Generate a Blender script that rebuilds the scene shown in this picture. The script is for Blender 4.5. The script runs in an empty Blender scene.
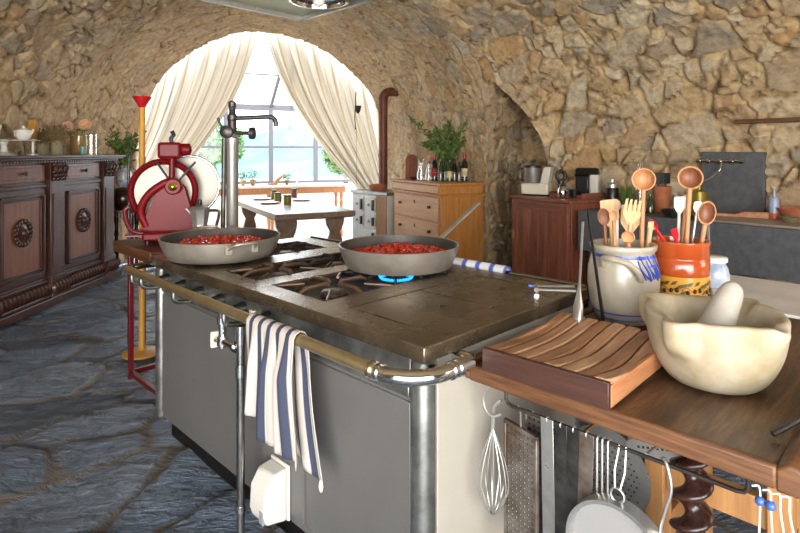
import bpy, bmesh, math, random
import numpy as np
from mathutils import Vector, Matrix, Quaternion
random.seed(7)
PI = math.pi
SC = bpy.context.scene
COL = SC.collection
H = 1.42            # eye height
F = 560.0           # focal length in pixels of an 800 px wide frame

def at(px, py, z):
    """point at height z that stands at a given direction of view"""
    d = (H - z) * F / (py - 152.0)
    return Vector(((px - 400) / F * d, d, z))
def atd(px, py, d):
    return Vector(((px - 400) / F * d, d, H - (py - 152.0) / F * d))

# ------------------------------------------------------------------ mesh builder
class MB:
    def __init__(s, M=None):
        s.v = []; s.f = []; s.uv = None; s.M = M or Matrix.Identity(4)
    def add(s, vs, fs, M=None):
        o = len(s.v); T = s.M @ M if M is not None else s.M
        s.v += [T @ Vector(v) for v in vs]
        s.f += [tuple(i + o for i in f) for f in fs]
        return s
    def box(s, x0, x1, y0, y1, z0, z1, M=None):
        vs = [(x0,y0,z0),(x1,y0,z0),(x1,y1,z0),(x0,y1,z0),(x0,y0,z1),(x1,y0,z1),(x1,y1,z1),(x0,y1,z1)]
        return s.add(vs, [(0,3,2,1),(4,5,6,7),(0,1,5,4),(1,2,6,5),(2,3,7,6),(3,0,4,7)], M)
    def cbox(s, c, d, M=None):
        return s.box(c[0]-d[0]/2, c[0]+d[0]/2, c[1]-d[1]/2, c[1]+d[1]/2, c[2]-d[2]/2, c[2]+d[2]/2, M)
    def lathe(s, prof, n=32, M=None, c=(0,0,0), sx=1.0, sy=1.0, fn=None, caps=True, ring=False):
        """prof: list of (r, z), bottom to top of the outer side and back down the inside"""
        vs = []; fs = []
        for (r, z) in prof:
            for k in range(n):
                a = 2*PI*k/n
                x, y, zz = r*math.cos(a)*sx, r*math.sin(a)*sy, z
                if fn: x, y, zz = fn(x, y, zz, a)
                vs.append((c[0]+x, c[1]+y, c[2]+zz))
        m = len(prof)
        for j in range(m-1):
            for k in range(n):
                k2 = (k+1) % n
                fs.append((j*n+k, j*n+k2, (j+1)*n+k2, (j+1)*n+k))
        if ring:
            for k in range(n):
                k2 = (k+1) % n; fs.append(((m-1)*n+k, (m-1)*n+k2, k2, k))
        elif caps:
            fs.append(tuple(reversed(range(n)))); fs.append(tuple(range((m-1)*n, m*n)))
        return s.add(vs, fs, M)
    def cyl(s, c, r, h, n=24, M=None):
        return s.lathe([(r,0),(r,h)], n, M, c)
    def tube(s, pts, r, n=10, M=None, closed=False, rs=None, flat=None):
        pts = [Vector(p) for p in pts]; m = len(pts)
        vs = []; fs = []
        prev = None
        for i, p in enumerate(pts):
            if closed: t = (pts[(i+1) % m] - pts[i-1])
            else: t = pts[min(i+1, m-1)] - pts[max(i-1, 0)]
            t.normalize()
            if prev is None:
                ref = Vector((0,0,1)) if abs(t.z) < .9 else Vector((1,0,0))
                u = t.cross(ref).normalized()
            else:
                u = (prev - t*prev.dot(t)).normalized()
            prev = u; w = t.cross(u)
            rr = rs[i] if rs else r
            ra, rb = (rr, rr) if flat is None else (rr*flat[0], rr*flat[1])
            for k in range(n):
                a = 2*PI*k/n
                vs.append(p + u*math.cos(a)*ra + w*math.sin(a)*rb)
        for i in range(m if closed else m-1):
            j = (i+1) % m
            for k in range(n):
                k2 = (k+1) % n
                fs.append((i*n+k, i*n+k2, j*n+k2, j*n+k))
        if not closed:
            fs.append(tuple(reversed(range(n)))); fs.append(tuple(range((m-1)*n, m*n)))
        return s.add(vs, fs, M)
    def prism(s, poly, z0, z1, M=None):
        n = len(poly)
        vs = [(x,y,z0) for x,y in poly] + [(x,y,z1) for x,y in poly]
        fs = [tuple(reversed(range(n))), tuple(range(n, 2*n))]
        fs += [(k,(k+1)%n,n+(k+1)%n,n+k) for k in range(n)]
        return s.add(vs, fs, M)
    def ball(s, c, r, M=None, n=16, sc=(1,1,1)):
        prof = []
        m = max(4, n//2)
        for j in range(m+1):
            a = -PI/2 + PI*j/m
            prof.append((max(1e-4, r*math.cos(a)), r*math.sin(a)*sc[2]))
        return s.lathe(prof, n, M, c, sc[0], sc[1])
    def rock(s, c, r, rng, M=None):
        vs = []; fs = []
        n = 7
        for j in range(4):
            a = -PI/2 + PI*(j+.5)/4
            for k in range(n):
                b = 2*PI*(k+.3*j)/n
                q = r*rng.uniform(.7, 1.2)
                vs.append((c[0]+q*math.cos(a)*math.cos(b), c[1]+q*math.cos(a)*math.sin(b), c[2]+q*math.sin(a)*.8))
        for j in range(3):
            for k in range(n):
                k2 = (k+1) % n
                fs.append((j*n+k, j*n+k2, (j+1)*n+k2, (j+1)*n+k))
        fs.append(tuple(reversed(range(n)))); fs.append(tuple(range(3*n, 4*n)))
        return s.add(vs, fs, M)
    def build(s, name, mat, parent=None, bevel=0, smooth=True, subsurf=0, angle=38, seg=2):
        me = bpy.data.meshes.new(name)
        me.from_pydata([tuple(v) for v in s.v], [], s.f); me.update()
        if s.uv:
            at_ = me.uv_layers.new(name='UVMap')
            for l in me.loops: at_.data[l.index].uv = s.uv[l.vertex_index]
        if smooth:
            me.polygons.foreach_set('use_smooth', [True]*len(me.polygons))
            me.set_sharp_from_angle(angle=math.radians(angle))
        o = bpy.data.objects.new(name, me); COL.objects.link(o)
        if mat: me.materials.append(mat)
        if parent: o.parent = parent
        if bevel:
            b = o.modifiers.new('bevel', 'BEVEL'); b.width = bevel; b.segments = seg; b.limit_method = 'ANGLE'; b.angle_limit = math.radians(40)
        if subsurf:
            b = o.modifiers.new('sub', 'SUBSURF'); b.levels = subsurf; b.render_levels = subsurf
        return o

def tag(o, label=None, cat=None, group=None, kind=None):
    if label: o['label'] = label
    if cat: o['category'] = cat
    if group: o['group'] = group
    if kind: o['kind'] = kind
    return o
def thing(name, label, cat, loc=(0,0,0), rz=0, group=None):
    o = bpy.data.objects.new(name, None); COL.objects.link(o)
    o.location = loc; o.rotation_euler = (0,0,rz); o.empty_display_size = .1
    return tag(o, label, cat, group)
def place(o, loc, rz=0):
    o.location = loc; o.rotation_euler = (0,0,rz); return o
def RZ(a): return Matrix.Rotation(a, 4, 'Z')
def RX(a): return Matrix.Rotation(a, 4, 'X')
def RY(a): return Matrix.Rotation(a, 4, 'Y')
def TR(x, y, z): return Matrix.Translation((x,y,z))
def smoothpath(pts, n=6):
    """Catmull-Rom through the points"""
    P = [Vector(p) for p in pts]; P = [2*P[0]-P[1]] + P + [2*P[-1]-P[-2]]
    out = []
    for i in range(1, len(P)-2):
        for k in range(n):
            t = k/n
            a, b, c, d = P[i-1], P[i], P[i+1], P[i+2]
            out.append(.5*((2*b)+(c-a)*t+(2*a-5*b+4*c-d)*t*t+(3*b-a-3*c+d)*t**3))
    out.append(P[-2]); return out
def arc(c, r, a0, a1, n, plane='xz'):
    out = []
    for k in range(n+1):
        a = a0+(a1-a0)*k/n
        u, w = r*math.cos(a), r*math.sin(a)
        if plane == 'xz': out.append(Vector((c[0]+u, c[1], c[2]+w)))
        elif plane == 'yz': out.append(Vector((c[0], c[1]+u, c[2]+w)))
        else: out.append(Vector((c[0]+u, c[1]+w, c[2])))
    return out

# ------------------------------------------------------------------ materials
def newmat(name):
    m = bpy.data.materials.new(name); m.use_nodes = True
    nt = m.node_tree; b = nt.nodes['Principled BSDF']
    return m, nt, b
def N(nt, t, **kw):
    n = nt.nodes.new(t)
    for k, v in kw.items():
        if k in n.inputs: n.inputs[k].default_value = v
        else: setattr(n, k, v)
    return n
def srgb(h):
    if isinstance(h, str):
        h = h.lstrip('#'); c = [int(h[i:i+2], 16)/255 for i in (0,2,4)]
        return tuple([(x/12.92 if x <= .04045 else ((x+.055)/1.055)**2.4) for x in c]) + (1,)
    return tuple(h) + (1,) if len(h) == 3 else tuple(h)
def mat(name, c, rough=.5, metal=0, c2=None, nscale=8, bump=0, bscale=40, spec=.5, rvar=0, coat=0, stretch=None):
    m, nt, b = newmat(name)
    b.inputs['Base Color'].default_value = srgb(c); b.inputs['Roughness'].default_value = rough
    b.inputs['Metallic'].default_value = metal; b.inputs['Specular IOR Level'].default_value = spec
    b.inputs['Coat Weight'].default_value = coat; b.inputs['Coat Roughness'].default_value = .1
    tc = N(nt, 'ShaderNodeTexCoord'); src = tc.outputs['Object']
    if stretch:
        mp = N(nt, 'ShaderNodeMapping'); mp.inputs['Scale'].default_value = stretch
        nt.links.new(src, mp.inputs[0]); src = mp.outputs[0]
    if c2 is not None or rvar:
        n = N(nt, 'ShaderNodeTexNoise', Scale=nscale, Detail=5.0, Roughness=.6)
        nt.links.new(src, n.inputs['Vector'])
        if c2 is not None:
            r = N(nt, 'ShaderNodeValToRGB'); r.color_ramp.elements[0].position = .35; r.color_ramp.elements[1].position = .65
            r.color_ramp.elements[0].color = srgb(c); r.color_ramp.elements[1].color = srgb(c2)
            nt.links.new(n.outputs['Fac'], r.inputs[0]); nt.links.new(r.outputs[0], b.inputs['Base Color'])
        if rvar:
            mr = N(nt, 'ShaderNodeMapRange'); mr.inputs['To Min'].default_value = max(0, rough-rvar); mr.inputs['To Max'].default_value = min(1, rough+rvar)
            mr.inputs['From Min'].default_value = .3; mr.inputs['From Max'].default_value = .7
            nt.links.new(n.outputs['Fac'], mr.inputs[0]); nt.links.new(mr.outputs[0], b.inputs['Roughness'])
    if bump:
        n2 = N(nt, 'ShaderNodeTexNoise', Scale=bscale, Detail=6.0)
        nt.links.new(src, n2.inputs['Vector'])
        bp = N(nt, 'ShaderNodeBump', Strength=bump, Distance=.01)
        nt.links.new(n2.outputs['Fac'], bp.inputs['Height']); nt.links.new(bp.outputs[0], b.inputs['Normal'])
    return m
def wood(name, c1, c2, axis='X', scale=1.0, rough=.5, bump=.15, c3=None):
    """grain runs along the axis"""
    m, nt, b = newmat(name)
    tc = N(nt, 'ShaderNodeTexCoord'); mp = N(nt, 'ShaderNodeMapping')
    s = [14*scale]*3; s['XYZ'.index(axis)] = 1.2*scale
    mp.inputs['Scale'].default_value = s
    nt.links.new(tc.outputs['Object'], mp.inputs[0])
    n = N(nt, 'ShaderNodeTexNoise', Scale=1.6, Detail=8.0, Roughness=.62, Distortion=.8)
    nt.links.new(mp.outputs[0], n.inputs['Vector'])
    n2 = N(nt, 'ShaderNodeTexNoise', Scale=7.0, Detail=5.0, Roughness=.7)
    nt.links.new(mp.outputs[0], n2.inputs['Vector'])
    r = N(nt, 'ShaderNodeValToRGB'); e = r.color_ramp.elements
    e[0].position = .32; e[0].color = srgb(c1); e[1].position = .68; e[1].color = srgb(c2)
    if c3: q = e.new(.5); q.color = srgb(c3)
    mx = N(nt, 'ShaderNodeMath', operation='MULTIPLY_ADD'); mx.inputs[1].default_value = .35; 
    sb = N(nt, 'ShaderNodeMath', operation='MULTIPLY'); sb.inputs[1].default_value = .65
    nt.links.new(n.outputs['Fac'], sb.inputs[0]); nt.links.new(n2.outputs['Fac'], mx.inputs[0]); nt.links.new(sb.outputs[0], mx.inputs[2])
    nt.links.new(mx.outputs[0], r.inputs[0]); nt.links.new(r.outputs[0], b.inputs['Base Color'])
    b.inputs['Roughness'].default_value = rough
    bp = N(nt, 'ShaderNodeBump', Strength=bump*3, Distance=.004)
    nt.links.new(mx.outputs[0], bp.inputs['Height']); nt.links.new(bp.outputs[0], b.inputs['Normal'])
    return m
def glass(name, c='#ffffff', rough=0.0, ior=1.3, fac=.85):
    """thin glass: mostly see-through with a mirror film"""
    m, nt, b = newmat(name)
    tr = N(nt, 'ShaderNodeBsdfTransparent'); tr.inputs[0].default_value = srgb(c)
    gl = N(nt, 'ShaderNodeBsdfGlossy'); gl.inputs['Roughness'].default_value = .03; gl.inputs['Color'].default_value = (1,1,1,1)
    lw = N(nt, 'ShaderNodeLayerWeight', Blend=.35)
    mr = N(nt, 'ShaderNodeMapRange'); mr.inputs['To Min'].default_value = 1-fac-.08; mr.inputs['To Max'].default_value = .75
    mx = N(nt, 'ShaderNodeMixShader')
    nt.links.new(lw.outputs['Facing'], mr.inputs[0]); nt.links.new(mr.outputs[0], mx.inputs[0])
    nt.links.new(tr.outputs[0], mx.inputs[1]); nt.links.new(gl.outputs[0], mx.inputs[2])
    nt.links.new(mx.outputs[0], nt.nodes['Material Output'].inputs[0])
    return m
def emit(name, c, s):
    m, nt, b = newmat(name)
    b.inputs['Base Color'].default_value = srgb(c); b.inputs['Emission Color'].default_value = srgb(c); b.inputs['Emission Strength'].default_value = s
    return m
def uvstripes(name, base, stripe, bands, period, soft=.04, along=0, rough=.85):
    """cloth with stripes across UV.x; bands = list of (start, end) in each period"""
    m, nt, b = newmat(name)
    uv = N(nt, 'ShaderNodeUVMap'); sp = N(nt, 'ShaderNodeSeparateXYZ'); nt.links.new(uv.outputs[0], sp.inputs[0])
    md = N(nt, 'ShaderNodeMath', operation='DIVIDE'); md.inputs[1].default_value = period
    fr = N(nt, 'ShaderNodeMath', operation='FRACT')
    nt.links.new(sp.outputs[along], md.inputs[0]); nt.links.new(md.outputs[0], fr.inputs[0])
    r = N(nt, 'ShaderNodeValToRGB'); e = r.color_ramp.elements
    e[0].position = 0; e[0].color = srgb(base)
    e[1].position = 1; e[1].color = srgb(base)
    for a, z in bands:
        for p, c in ((a-soft/2, base), (a+soft/2, stripe), (z-soft/2, stripe), (z+soft/2, base)):
            q = e.new(max(.001, min(.999, p))); q.color = srgb(c)
    nt.links.new(fr.outputs[0], r.inputs[0]); nt.links.new(r.outputs[0], b.inputs['Base Color'])
    b.inputs['Roughness'].default_value = rough
    wv = N(nt, 'ShaderNodeTexNoise', Scale=350.0); bp = N(nt, 'ShaderNodeBump', Strength=.3, Distance=.001)
    nt.links.new(wv.outputs[0], bp.inputs['Height']); nt.links.new(bp.outputs[0], b.inputs['Normal'])
    return m

M = {}
M['steel'] = mat('brushed_steel', '#c4c2bd', .34, .8, c2='#aeaca7', nscale=20, rvar=.08)
M['chrome'] = mat('chrome', '#d8d8d6', .12, 1)
M['tube'] = mat('dull_chrome_tube', '#b4b4b0', .22, 1, c2='#8c8a84', nscale=12)
M['dark_steel'] = mat('dark_steel', '#5e5c58', .4, .8, c2='#3b3936', nscale=15)
M['brass_rail'] = mat('worn_brass', '#cdbb92', .3, .9, c2='#b7a479', nscale=9)
M['brass'] = mat('brass', '#c9a24e', .25, 1)
M['iron'] = mat('black_iron', '#26221f', .55, .3, c2='#3b332d', nscale=30, bump=.3)
M['slab'] = mat('hob_plate', '#6a5c4a', .27, .8, c2='#85765f', nscale=7, rvar=.07, bump=.08, bscale=60)
M['slab_edge'] = mat('hob_edge', '#3c332a', .5, .5)
M['well'] = mat('burner_well', '#141210', .35, .5, c2='#221e1b', nscale=20)
M['burner'] = mat('burner_cap', '#8e867c', .45, .8, c2='#5b3f31', nscale=25)
M['rust'] = mat('hot_rusted_steel', '#6f665e', .34, .8, c2='#8a6a52', nscale=25)
M['grey_paint'] = mat('grey_enamel', '#5b5956', .40, 0, c2='#62605d', nscale=3)
M['white_paint'] = mat('cream_enamel', '#aaa396', .35, 0, c2='#a19a8c', nscale=3)
M['post'] = mat('satin_metal_post', '#767773', .38, .85, c2='#a1a29d', nscale=12)
M['pan'] = mat('cooked_aluminium', '#a39a8c', .38, .7, c2='#b5aea2', nscale=10, rvar=.06)
M['pan_in'] = mat('pan_inside', '#5b5754', .45, .5, c2='#44403e', nscale=9)
M['tomato'] = mat('tomato', '#a31912', .22, 0, c2='#c8462e', nscale=45, coat=.6)
M['red'] = mat('red_enamel', '#720912', .42, 0, c2='#64070f', nscale=4, coat=.08, spec=.22)
M['blade'] = mat('slicer_steel', '#7b766f', .42, .9, c2='#938d82', nscale=3)
M['dark_red'] = mat('dark_red_paint', '#5d0f18', .35, 0, coat=.2)
M['black'] = mat('black_plastic', '#141414', .35, 0)
M['white_pl'] = mat('white_plastic', '#cfcabf', .35, 0)
M['grey_pl'] = mat('grey_plastic', '#8d8b88', .5, 0)
M['table_wood'] = wood('worn_table_wood', '#2a190d', '#836548', 'Y', 1.0, .38, .35, c3='#503724')
M['table_side'] = wood('worn_table_edge', '#38200f', '#7a5434', 'X', 1.0, .5, .25, c3='#573620')
M['block_side'] = wood('dark_board_edge', '#2b1a14', '#4f3026', 'X', 1.2, .45, .2)
M['slat'] = wood('pale_slat', '#8a6348', '#c9a582', 'Y', 1.5, .5, .2, c3='#ab8160')
M['slat_dark'] = wood('brown_slat', '#6d452c', '#ae825c', 'Y', 1.5, .5, .2)
M['orange_wood'] = wood('orange_board', '#955836', '#c48b5e', 'Y', 1.5, .45, .2)
M['spoon_m'] = wood('worn_shaded_spoon_hollow', '#8d5633', '#b98355', 'Z', 2.0, .5, .1)
M['pine'] = wood('pine', '#8a5d34', '#b58552', 'Z', 1.0, .5, .1)
M['dark_wood'] = wood('carved_walnut', '#281612', '#55342a', 'Z', 1.0, .33, .15)
M['dark_wood_h'] = wood('carved_walnut_rail', '#281612', '#58392d', 'Y', 1.0, .3, .15)
M['panel_wood'] = wood('walnut_panel', '#5e3525', '#8c5a42', 'Z', .8, .35, .12)
M['twist'] = wood('black_walnut', '#1a100e', '#3b211b', 'Z', 1.0, .22, .1)
M['chest'] = wood('honey_pine', '#a1672f', '#cf9556', 'Z', .7, .35, .06, c3='#bb7e41')
M['chest_l'] = wood('light_honey_pine', '#b98353', '#dcae7c', 'X', .7, .4, .06)
M['cab'] = wood('red_mahogany', '#5d3224', '#a3694f', 'Z', .8, .33, .06, c3='#824b37')
M['cab_h'] = wood('red_mahogany_rail', '#5d3224', '#98604a', 'X', .8, .35, .06)
M['spoon'] = wood('spoon_wood', '#94603a', '#c08f60', 'Z', 2.0, .55, .1)
M['pestle'] = mat('pale_grey_stone', '#b5aea3', .5, 0, c2='#9e978b', nscale=12, bump=.1, bscale=60)
M['spoon_l'] = wood('pale_spoon_wood', '#ae8253', '#d6b181', 'Z', 2.0, .55, .1)
M['spoon_d'] = wood('brown_spoon_wood', '#5b3522', '#8f5a3a', 'Z', 2.0, .5, .1)
M['marble'] = mat('old_marble', '#b0a590', .5, 0, c2='#958768', nscale=9, bump=.12, bscale=50)
M['marble_w'] = mat('white_marble', '#e2dfda', .3, 0, c2='#cbc9c8', nscale=5)
M['stone_sink'] = mat('grey_basalt', '#4b4d50', .6, 0, c2='#5b5d60', nscale=18, bump=.12, bscale=90)
M['ceramic'] = mat('grey_stoneware', '#ada492', .3, 0, c2='#9c9380', nscale=10, coat=.5)
M['blue'] = mat('cobalt_glaze', '#2a3f9c', .3, 0, c2='#4a62b8', nscale=40, coat=.4)
M['orange'] = mat('orange_glaze', '#a5461d', .22, 0, c2='#b25525', nscale=6, coat=.6)
M['yellow'] = mat('yellow_slip', '#d59a3b', .3, 0, c2='#c98a2c', nscale=10, coat=.4)
M['terracotta'] = mat('terracotta', '#a55d3b', .8, 0, c2='#b57350', nscale=15)
M['white_c'] = mat('white_china', '#e8e6df', .2, 0, coat=.5)
M['leaf'] = mat('leaf', '#3f5a25', .5, 0, c2='#6d8a3e', nscale=14)
M['leaf_l'] = mat('pale_leaf', '#8ca56a', .5, 0, c2='#5f7c47', nscale=14)
M['stem'] = mat('stem', '#5c4a33', .8)
M['dry'] = mat('dry_twig', '#6b5638', .9, 0, c2='#8b7550', nscale=30)
M['glass'] = glass('clear_glass')
M['pane'] = glass('window_glass', '#f2f8fb', fac=.9)
M['green_glass'] = mat('green_bottle_glass', '#28321a', .08, 0, c2='#3a4520', nscale=6, coat=.6)
M['dark_glass'] = mat('dark_bottle_glass', '#14140f', .08, 0, coat=.6)
M['wine_label'] = mat('paper_label', '#d8c694', .7)
M['red_label'] = mat('red_paper_label', '#9a2b22', .7)
M['red_cap'] = mat('red_foil', '#a3181c', .35, .2)
M['pipe'] = mat('rusty_flue', '#5a2f24', .5, .3, c2='#7c4a39', nscale=8, rvar=.1)
M['plate'] = mat('brown_plate', '#6f4a38', .4, 0, coat=.3)
M['frame_metal'] = mat('grey_brown_metal_frame', '#6c6a70', .45, .3)
M['cream_pl'] = mat('cream_plastic', '#ddd6c2', .35, 0)
M['ochre'] = mat('ochre_paint', '#c8933a', .5, 0, c2='#b98430', nscale=8)
M['string'] = mat('white_string', '#d9cdb8', .9)
M['blue_bead'] = mat('blue_bead', '#3c5fa6', .3, 0)
M['red_pl'] = mat('red_plastic', '#b01822', .3, 0)
M['peach'] = mat('peach_petals', '#f0c79a', .6, 0, c2='#e7a37c', nscale=30)
M['pink'] = mat('pink_petals', '#d79b85', .7, 0, c2='#e8bda6', nscale=30)
M['green_pot'] = mat('oil_glass', '#6f7a24', .15, 0, c2='#8d8428', nscale=20, coat=.5)
M['tin'] = mat('stained_tin', '#8b847c', .38, .6, c2='#5e4c3e', nscale=14, rvar=.1)
M['white_enamel'] = mat('white_range_enamel', '#dcdcd6', .3, 0, c2='#cfcfc8', nscale=5)
M['apron'] = mat('pale_stone_paving', '#d8d0c0', .7, 0, c2='#c5bba8', nscale=3)

# ------------------------------------------------------------------ numpy noise and rubble
def _h(i, j, s):
    x = np.sin(i*127.1 + j*311.7 + s*74.7)*43758.5453
    return x - np.floor(x)
def vor(u, v, jit=.85, seed=0, row=True):
    iu0 = np.floor(v).astype(int)
    best = np.full(u.shape, 9.); sec = np.full(u.shape, 9.); idr = np.zeros(u.shape); id2 = np.zeros(u.shape); cx = np.zeros(u.shape); cy = np.zeros(u.shape)
    for dj in (-1,0,1):
        j = iu0 + dj
        off = (.5*(j % 2) + _h(j*1.0, 3.0, seed+9)*.4) if row else 0*j
        uu = u - off
        i0 = np.floor(uu).astype(int)
        for di in (-2,-1,0,1,2):
            i = i0 + di
            px = i + .5 + (_h(i, j, seed)-.5)*jit + off
            py = j + .5 + (_h(i, j, seed+1)-.5)*jit*.75
            d = np.sqrt((u-px)**2 + (v-py)**2)
            c = d < best
            sec = np.where(c, best, np.minimum(sec, d))
            best = np.where(c, d, best)
            idr = np.where(c, _h(i, j, seed+2), idr); id2 = np.where(c, _h(i, j, seed+3), id2)
            cx = np.where(c, u-px, cx); cy = np.where(c, v-py, cy)
    return sec-best, idr, id2, cx, cy
def vnoise(x, y, z=0.0, s=0):
    z = x*0+z
    xi, yi, zi = np.floor(x), np.floor(y), np.floor(z)
    fx, fy, fz = x-xi, y-yi, z-zi
    fx = fx*fx*(3-2*fx); fy = fy*fy*(3-2*fy); fz = fz*fz*(3-2*fz)
    def h(a, b, c):
        q = np.sin(a*127.1+b*311.7+c*191.3+s*17.7)*43758.5453
        return q-np.floor(q)
    r = 0
    for a in (0,1):
        for b in (0,1):
            for c in (0,1):
                r = r + h(xi+a, yi+b, zi+c)*(fx if a else 1-fx)*(fy if b else 1-fy)*(fz if c else 1-fz)
    return r
def fbm(x, y, z=0.0, o=4, s=0):
    r = 0; a = .5; t = 0
    for k in range(o):
        r = r + a*vnoise(x*2**k, y*2**k, (x*0+z)*2**k, s+k); t += a; a *= .55
    return r/t
def sstep(x, a, b):
    t = np.clip((x-a)/(b-a), 0, 1); return t*t*(3-2*t)
def grid_mesh(name, P, A, mask, mat_, kind='structure', attr='rubble'):
    """P: (n,m,3) points, A: (n,m,3) attribute, mask: (n-1,m-1) faces kept"""
    n, m = P.shape[:2]
    idx = np.arange(n*m).reshape(n, m)
    q = np.stack([idx[:-1,:-1], idx[:-1,1:], idx[1:,1:], idx[1:,:-1]], -1)[mask]
    used = np.unique(q); remap = np.full(n*m, -1); remap[used] = np.arange(len(used))
    q = remap[q]
    me = bpy.data.meshes.new(name)
    V = P.reshape(-1,3)[used]
    me.vertices.add(len(V)); me.vertices.foreach_set('co', V.astype(np.float32).ravel())
    me.loops.add(q.size); me.loops.foreach_set('vertex_index', q.astype(np.int32).ravel())
    me.polygons.add(len(q)); me.polygons.foreach_set('loop_start', np.arange(0, q.size, 4, dtype=np.int32))
    me.polygons.foreach_set('loop_total', np.full(len(q), 4, dtype=np.int32))
    me.update(calc_edges=True); me.validate()
    me.polygons.foreach_set('use_smooth', np.ones(len(me.polygons), dtype=bool))
    ca = me.attributes.new(attr, 'FLOAT_COLOR', 'POINT')
    C = np.ones((len(V), 4), np.float32); C[:, :3] = A.reshape(-1, A.shape[-1])[used][:, :3]
    ca.data.foreach_set('color', C.ravel())
    me.materials.append(mat_)
    o = bpy.data.objects.new(name, me); COL.objects.link(o); o['kind'] = kind
    return o
# ------------------------------------------------------------------ the vaulted room
ST = [  # left foot, right foot, crown height, springing height
    ((-3.47,7.31), (-.235,8.65), 3.16, 1.405),
    ((-3.75,6.45), (.98,6.35), 3.22, 1.36),
    ((-3.80,5.40), (2.05,5.45), 3.26, 1.34),
    ((-3.85,4.00), (3.20,4.05), 3.30, 1.34),
    ((-3.90,2.40), (4.35,2.50), 3.32, 1.34),
    ((-3.90,.60), (4.70,.60), 3.32, 1.34),
    ((-3.90,-1.2), (4.70,-1.2), 3.32, 1.34)]
SA = np.array([[a[0], a[1], b[0], b[1], c, d] for a, b, c, d in ST], float)
def station(s):
    """smoothly interpolated station row(s) at s in 0..6"""
    s = np.atleast_1d(np.asarray(s, float)); i = np.clip(np.floor(s).astype(int), 0, len(SA)-2); t = (s-i)[:, None]
    p = np.vstack([2*SA[0]-SA[1], SA, 2*SA[-1]-SA[-2]])
    a, b, c, d = p[i], p[i+1], p[i+2], p[i+3]
    T = .5
    return .5*((2*b)+(c-a)*t+(2*a-5*b+4*c-d)*t*t+(3*b-a-3*c+d)*t**3)
def profile(row, nv):
    """points of the section, equally spaced along it, from the left foot to the right foot"""
    L = row[0:2]; R = row[2:4]; cr, sp = row[4], row[5]
    c = (L+R)/2; a = np.linspace(PI, 0, 300)
    k = np.cos(a); z = sp + (cr-sp)*np.sin(a)
    pts = np.column_stack([c[0]+(R[0]-c[0])*k, c[1]+(R[1]-c[1])*k, z])
    lo = np.linspace(0, 1, 60)[:-1]
    left = np.column_stack([np.full(59, L[0]), np.full(59, L[1]), lo*sp])
    right = np.column_stack([np.full(59, R[0]), np.full(59, R[1]), lo*sp])[::-1]
    q = np.vstack([left, pts, right])
    dl = np.r_[0, np.cumsum(np.linalg.norm(np.diff(q, axis=0), axis=1))]
    w = np.linspace(0, dl[-1], nv)
    out = np.column_stack([np.interp(w, dl, q[:, k]) for k in range(3)])
    return out, w
def rubble(u, v, cu, cv, seed, jit=.9, row=True, amp=.035, gap=.12):
    """relief height and colour numbers of rubble masonry over metres u, v"""
    wu = u + .07*(fbm(u*3.1, v*3.1, 0, 3, seed)-.5)*2; wv = v + .06*(fbm(u*3.3, v*3.3, 5.5, 3, seed)-.5)*2
    e, r1, r2, cx, cy = vor(wu/cu, wv/cv, jit, seed, row)
    m = sstep(e, .02, gap)
    # some stones are broken into smaller ones
    e2, s1, s2, dx, dy = vor(wu/(cu*.52)+7, wv/(cv*.6)+3, jit, seed+5, row)
    br = r2 > .52
    e = np.where(br, np.minimum(e*1.2, e2*.8), e); r1 = np.where(br, s1, r1); r2 = np.where(br, s2, r2); cx = np.where(br, dx, cx); cy = np.where(br, dy, cy)
    e = e + (fbm(u*22, v*22, 2.2, 3, seed+2)-.5)*.10
    m = sstep(e, .0, gap)
    h = m*(.35+.75*r2)*amp + m*(cx*(r1-.5)+cy*(r2-.5))*amp*1.7
    h = h + (fbm(u*12, v*12, 1.7, 4, seed)-.5)*amp*.95
    h = h - (1-m)*(fbm(u*6, v*6, 9.1, 2, seed))*amp*.6
    return h, m, r1, r2

us = np.concatenate([np.linspace(0, 4.15, 470), np.linspace(4.15, 6, 40)[1:]])
NV = 430
rows = station(us)
P = np.zeros((len(us), NV, 3)); U = np.zeros((len(us), NV)); W = np.zeros((len(us), NV))
for i, r in enumerate(rows):
    P[i], w = profile(r, NV); W[i] = w - w[-1]/2
mid = P[:, :, :]
ds = np.linalg.norm(np.diff(mid, axis=0), axis=2)
U[1:] = np.cumsum(ds.mean(axis=1))[:, None]
Uloc = np.zeros_like(U); Uloc[1:] = np.cumsum(ds, axis=0)
hA, mA, r1A, r2A = rubble(W, Uloc, .30, .15, 3, .6, True, .030, .10)           # small courses by the window
hB, mB, r1B, r2B = rubble(Uloc, W, .40, .25, 11, .95, True, .046, .14)           # big stones nearer
sel = (U + .5*(fbm(U*2, W*2, 0, 3, 21)-.5)*2 + .25*(W/4) > 2.3)
ef = lambda a, b: np.where(sel, b, a)
Hh, Mm, R1, R2 = ef(hA*.75, hB), ef(mA, mB), ef(r1A, r1B), ef(r2A, r2B)
du = np.gradient(P, axis=0); dv = np.gradient(P, axis=1)
Nn = np.cross(dv, du); Nn /= np.linalg.norm(Nn, axis=2, keepdims=True)+1e-9
cen = np.array([0., 3.5, 1.0]); flip = ((cen-P)*Nn).sum(2).mean() < 0
if flip: Nn = -Nn
lump = (fbm(U*1.1, W*1.1, 3, 3, 31)-.5)*.14
P0 = P.copy()
P = P + Nn*(Hh+lump)[..., None]
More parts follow.
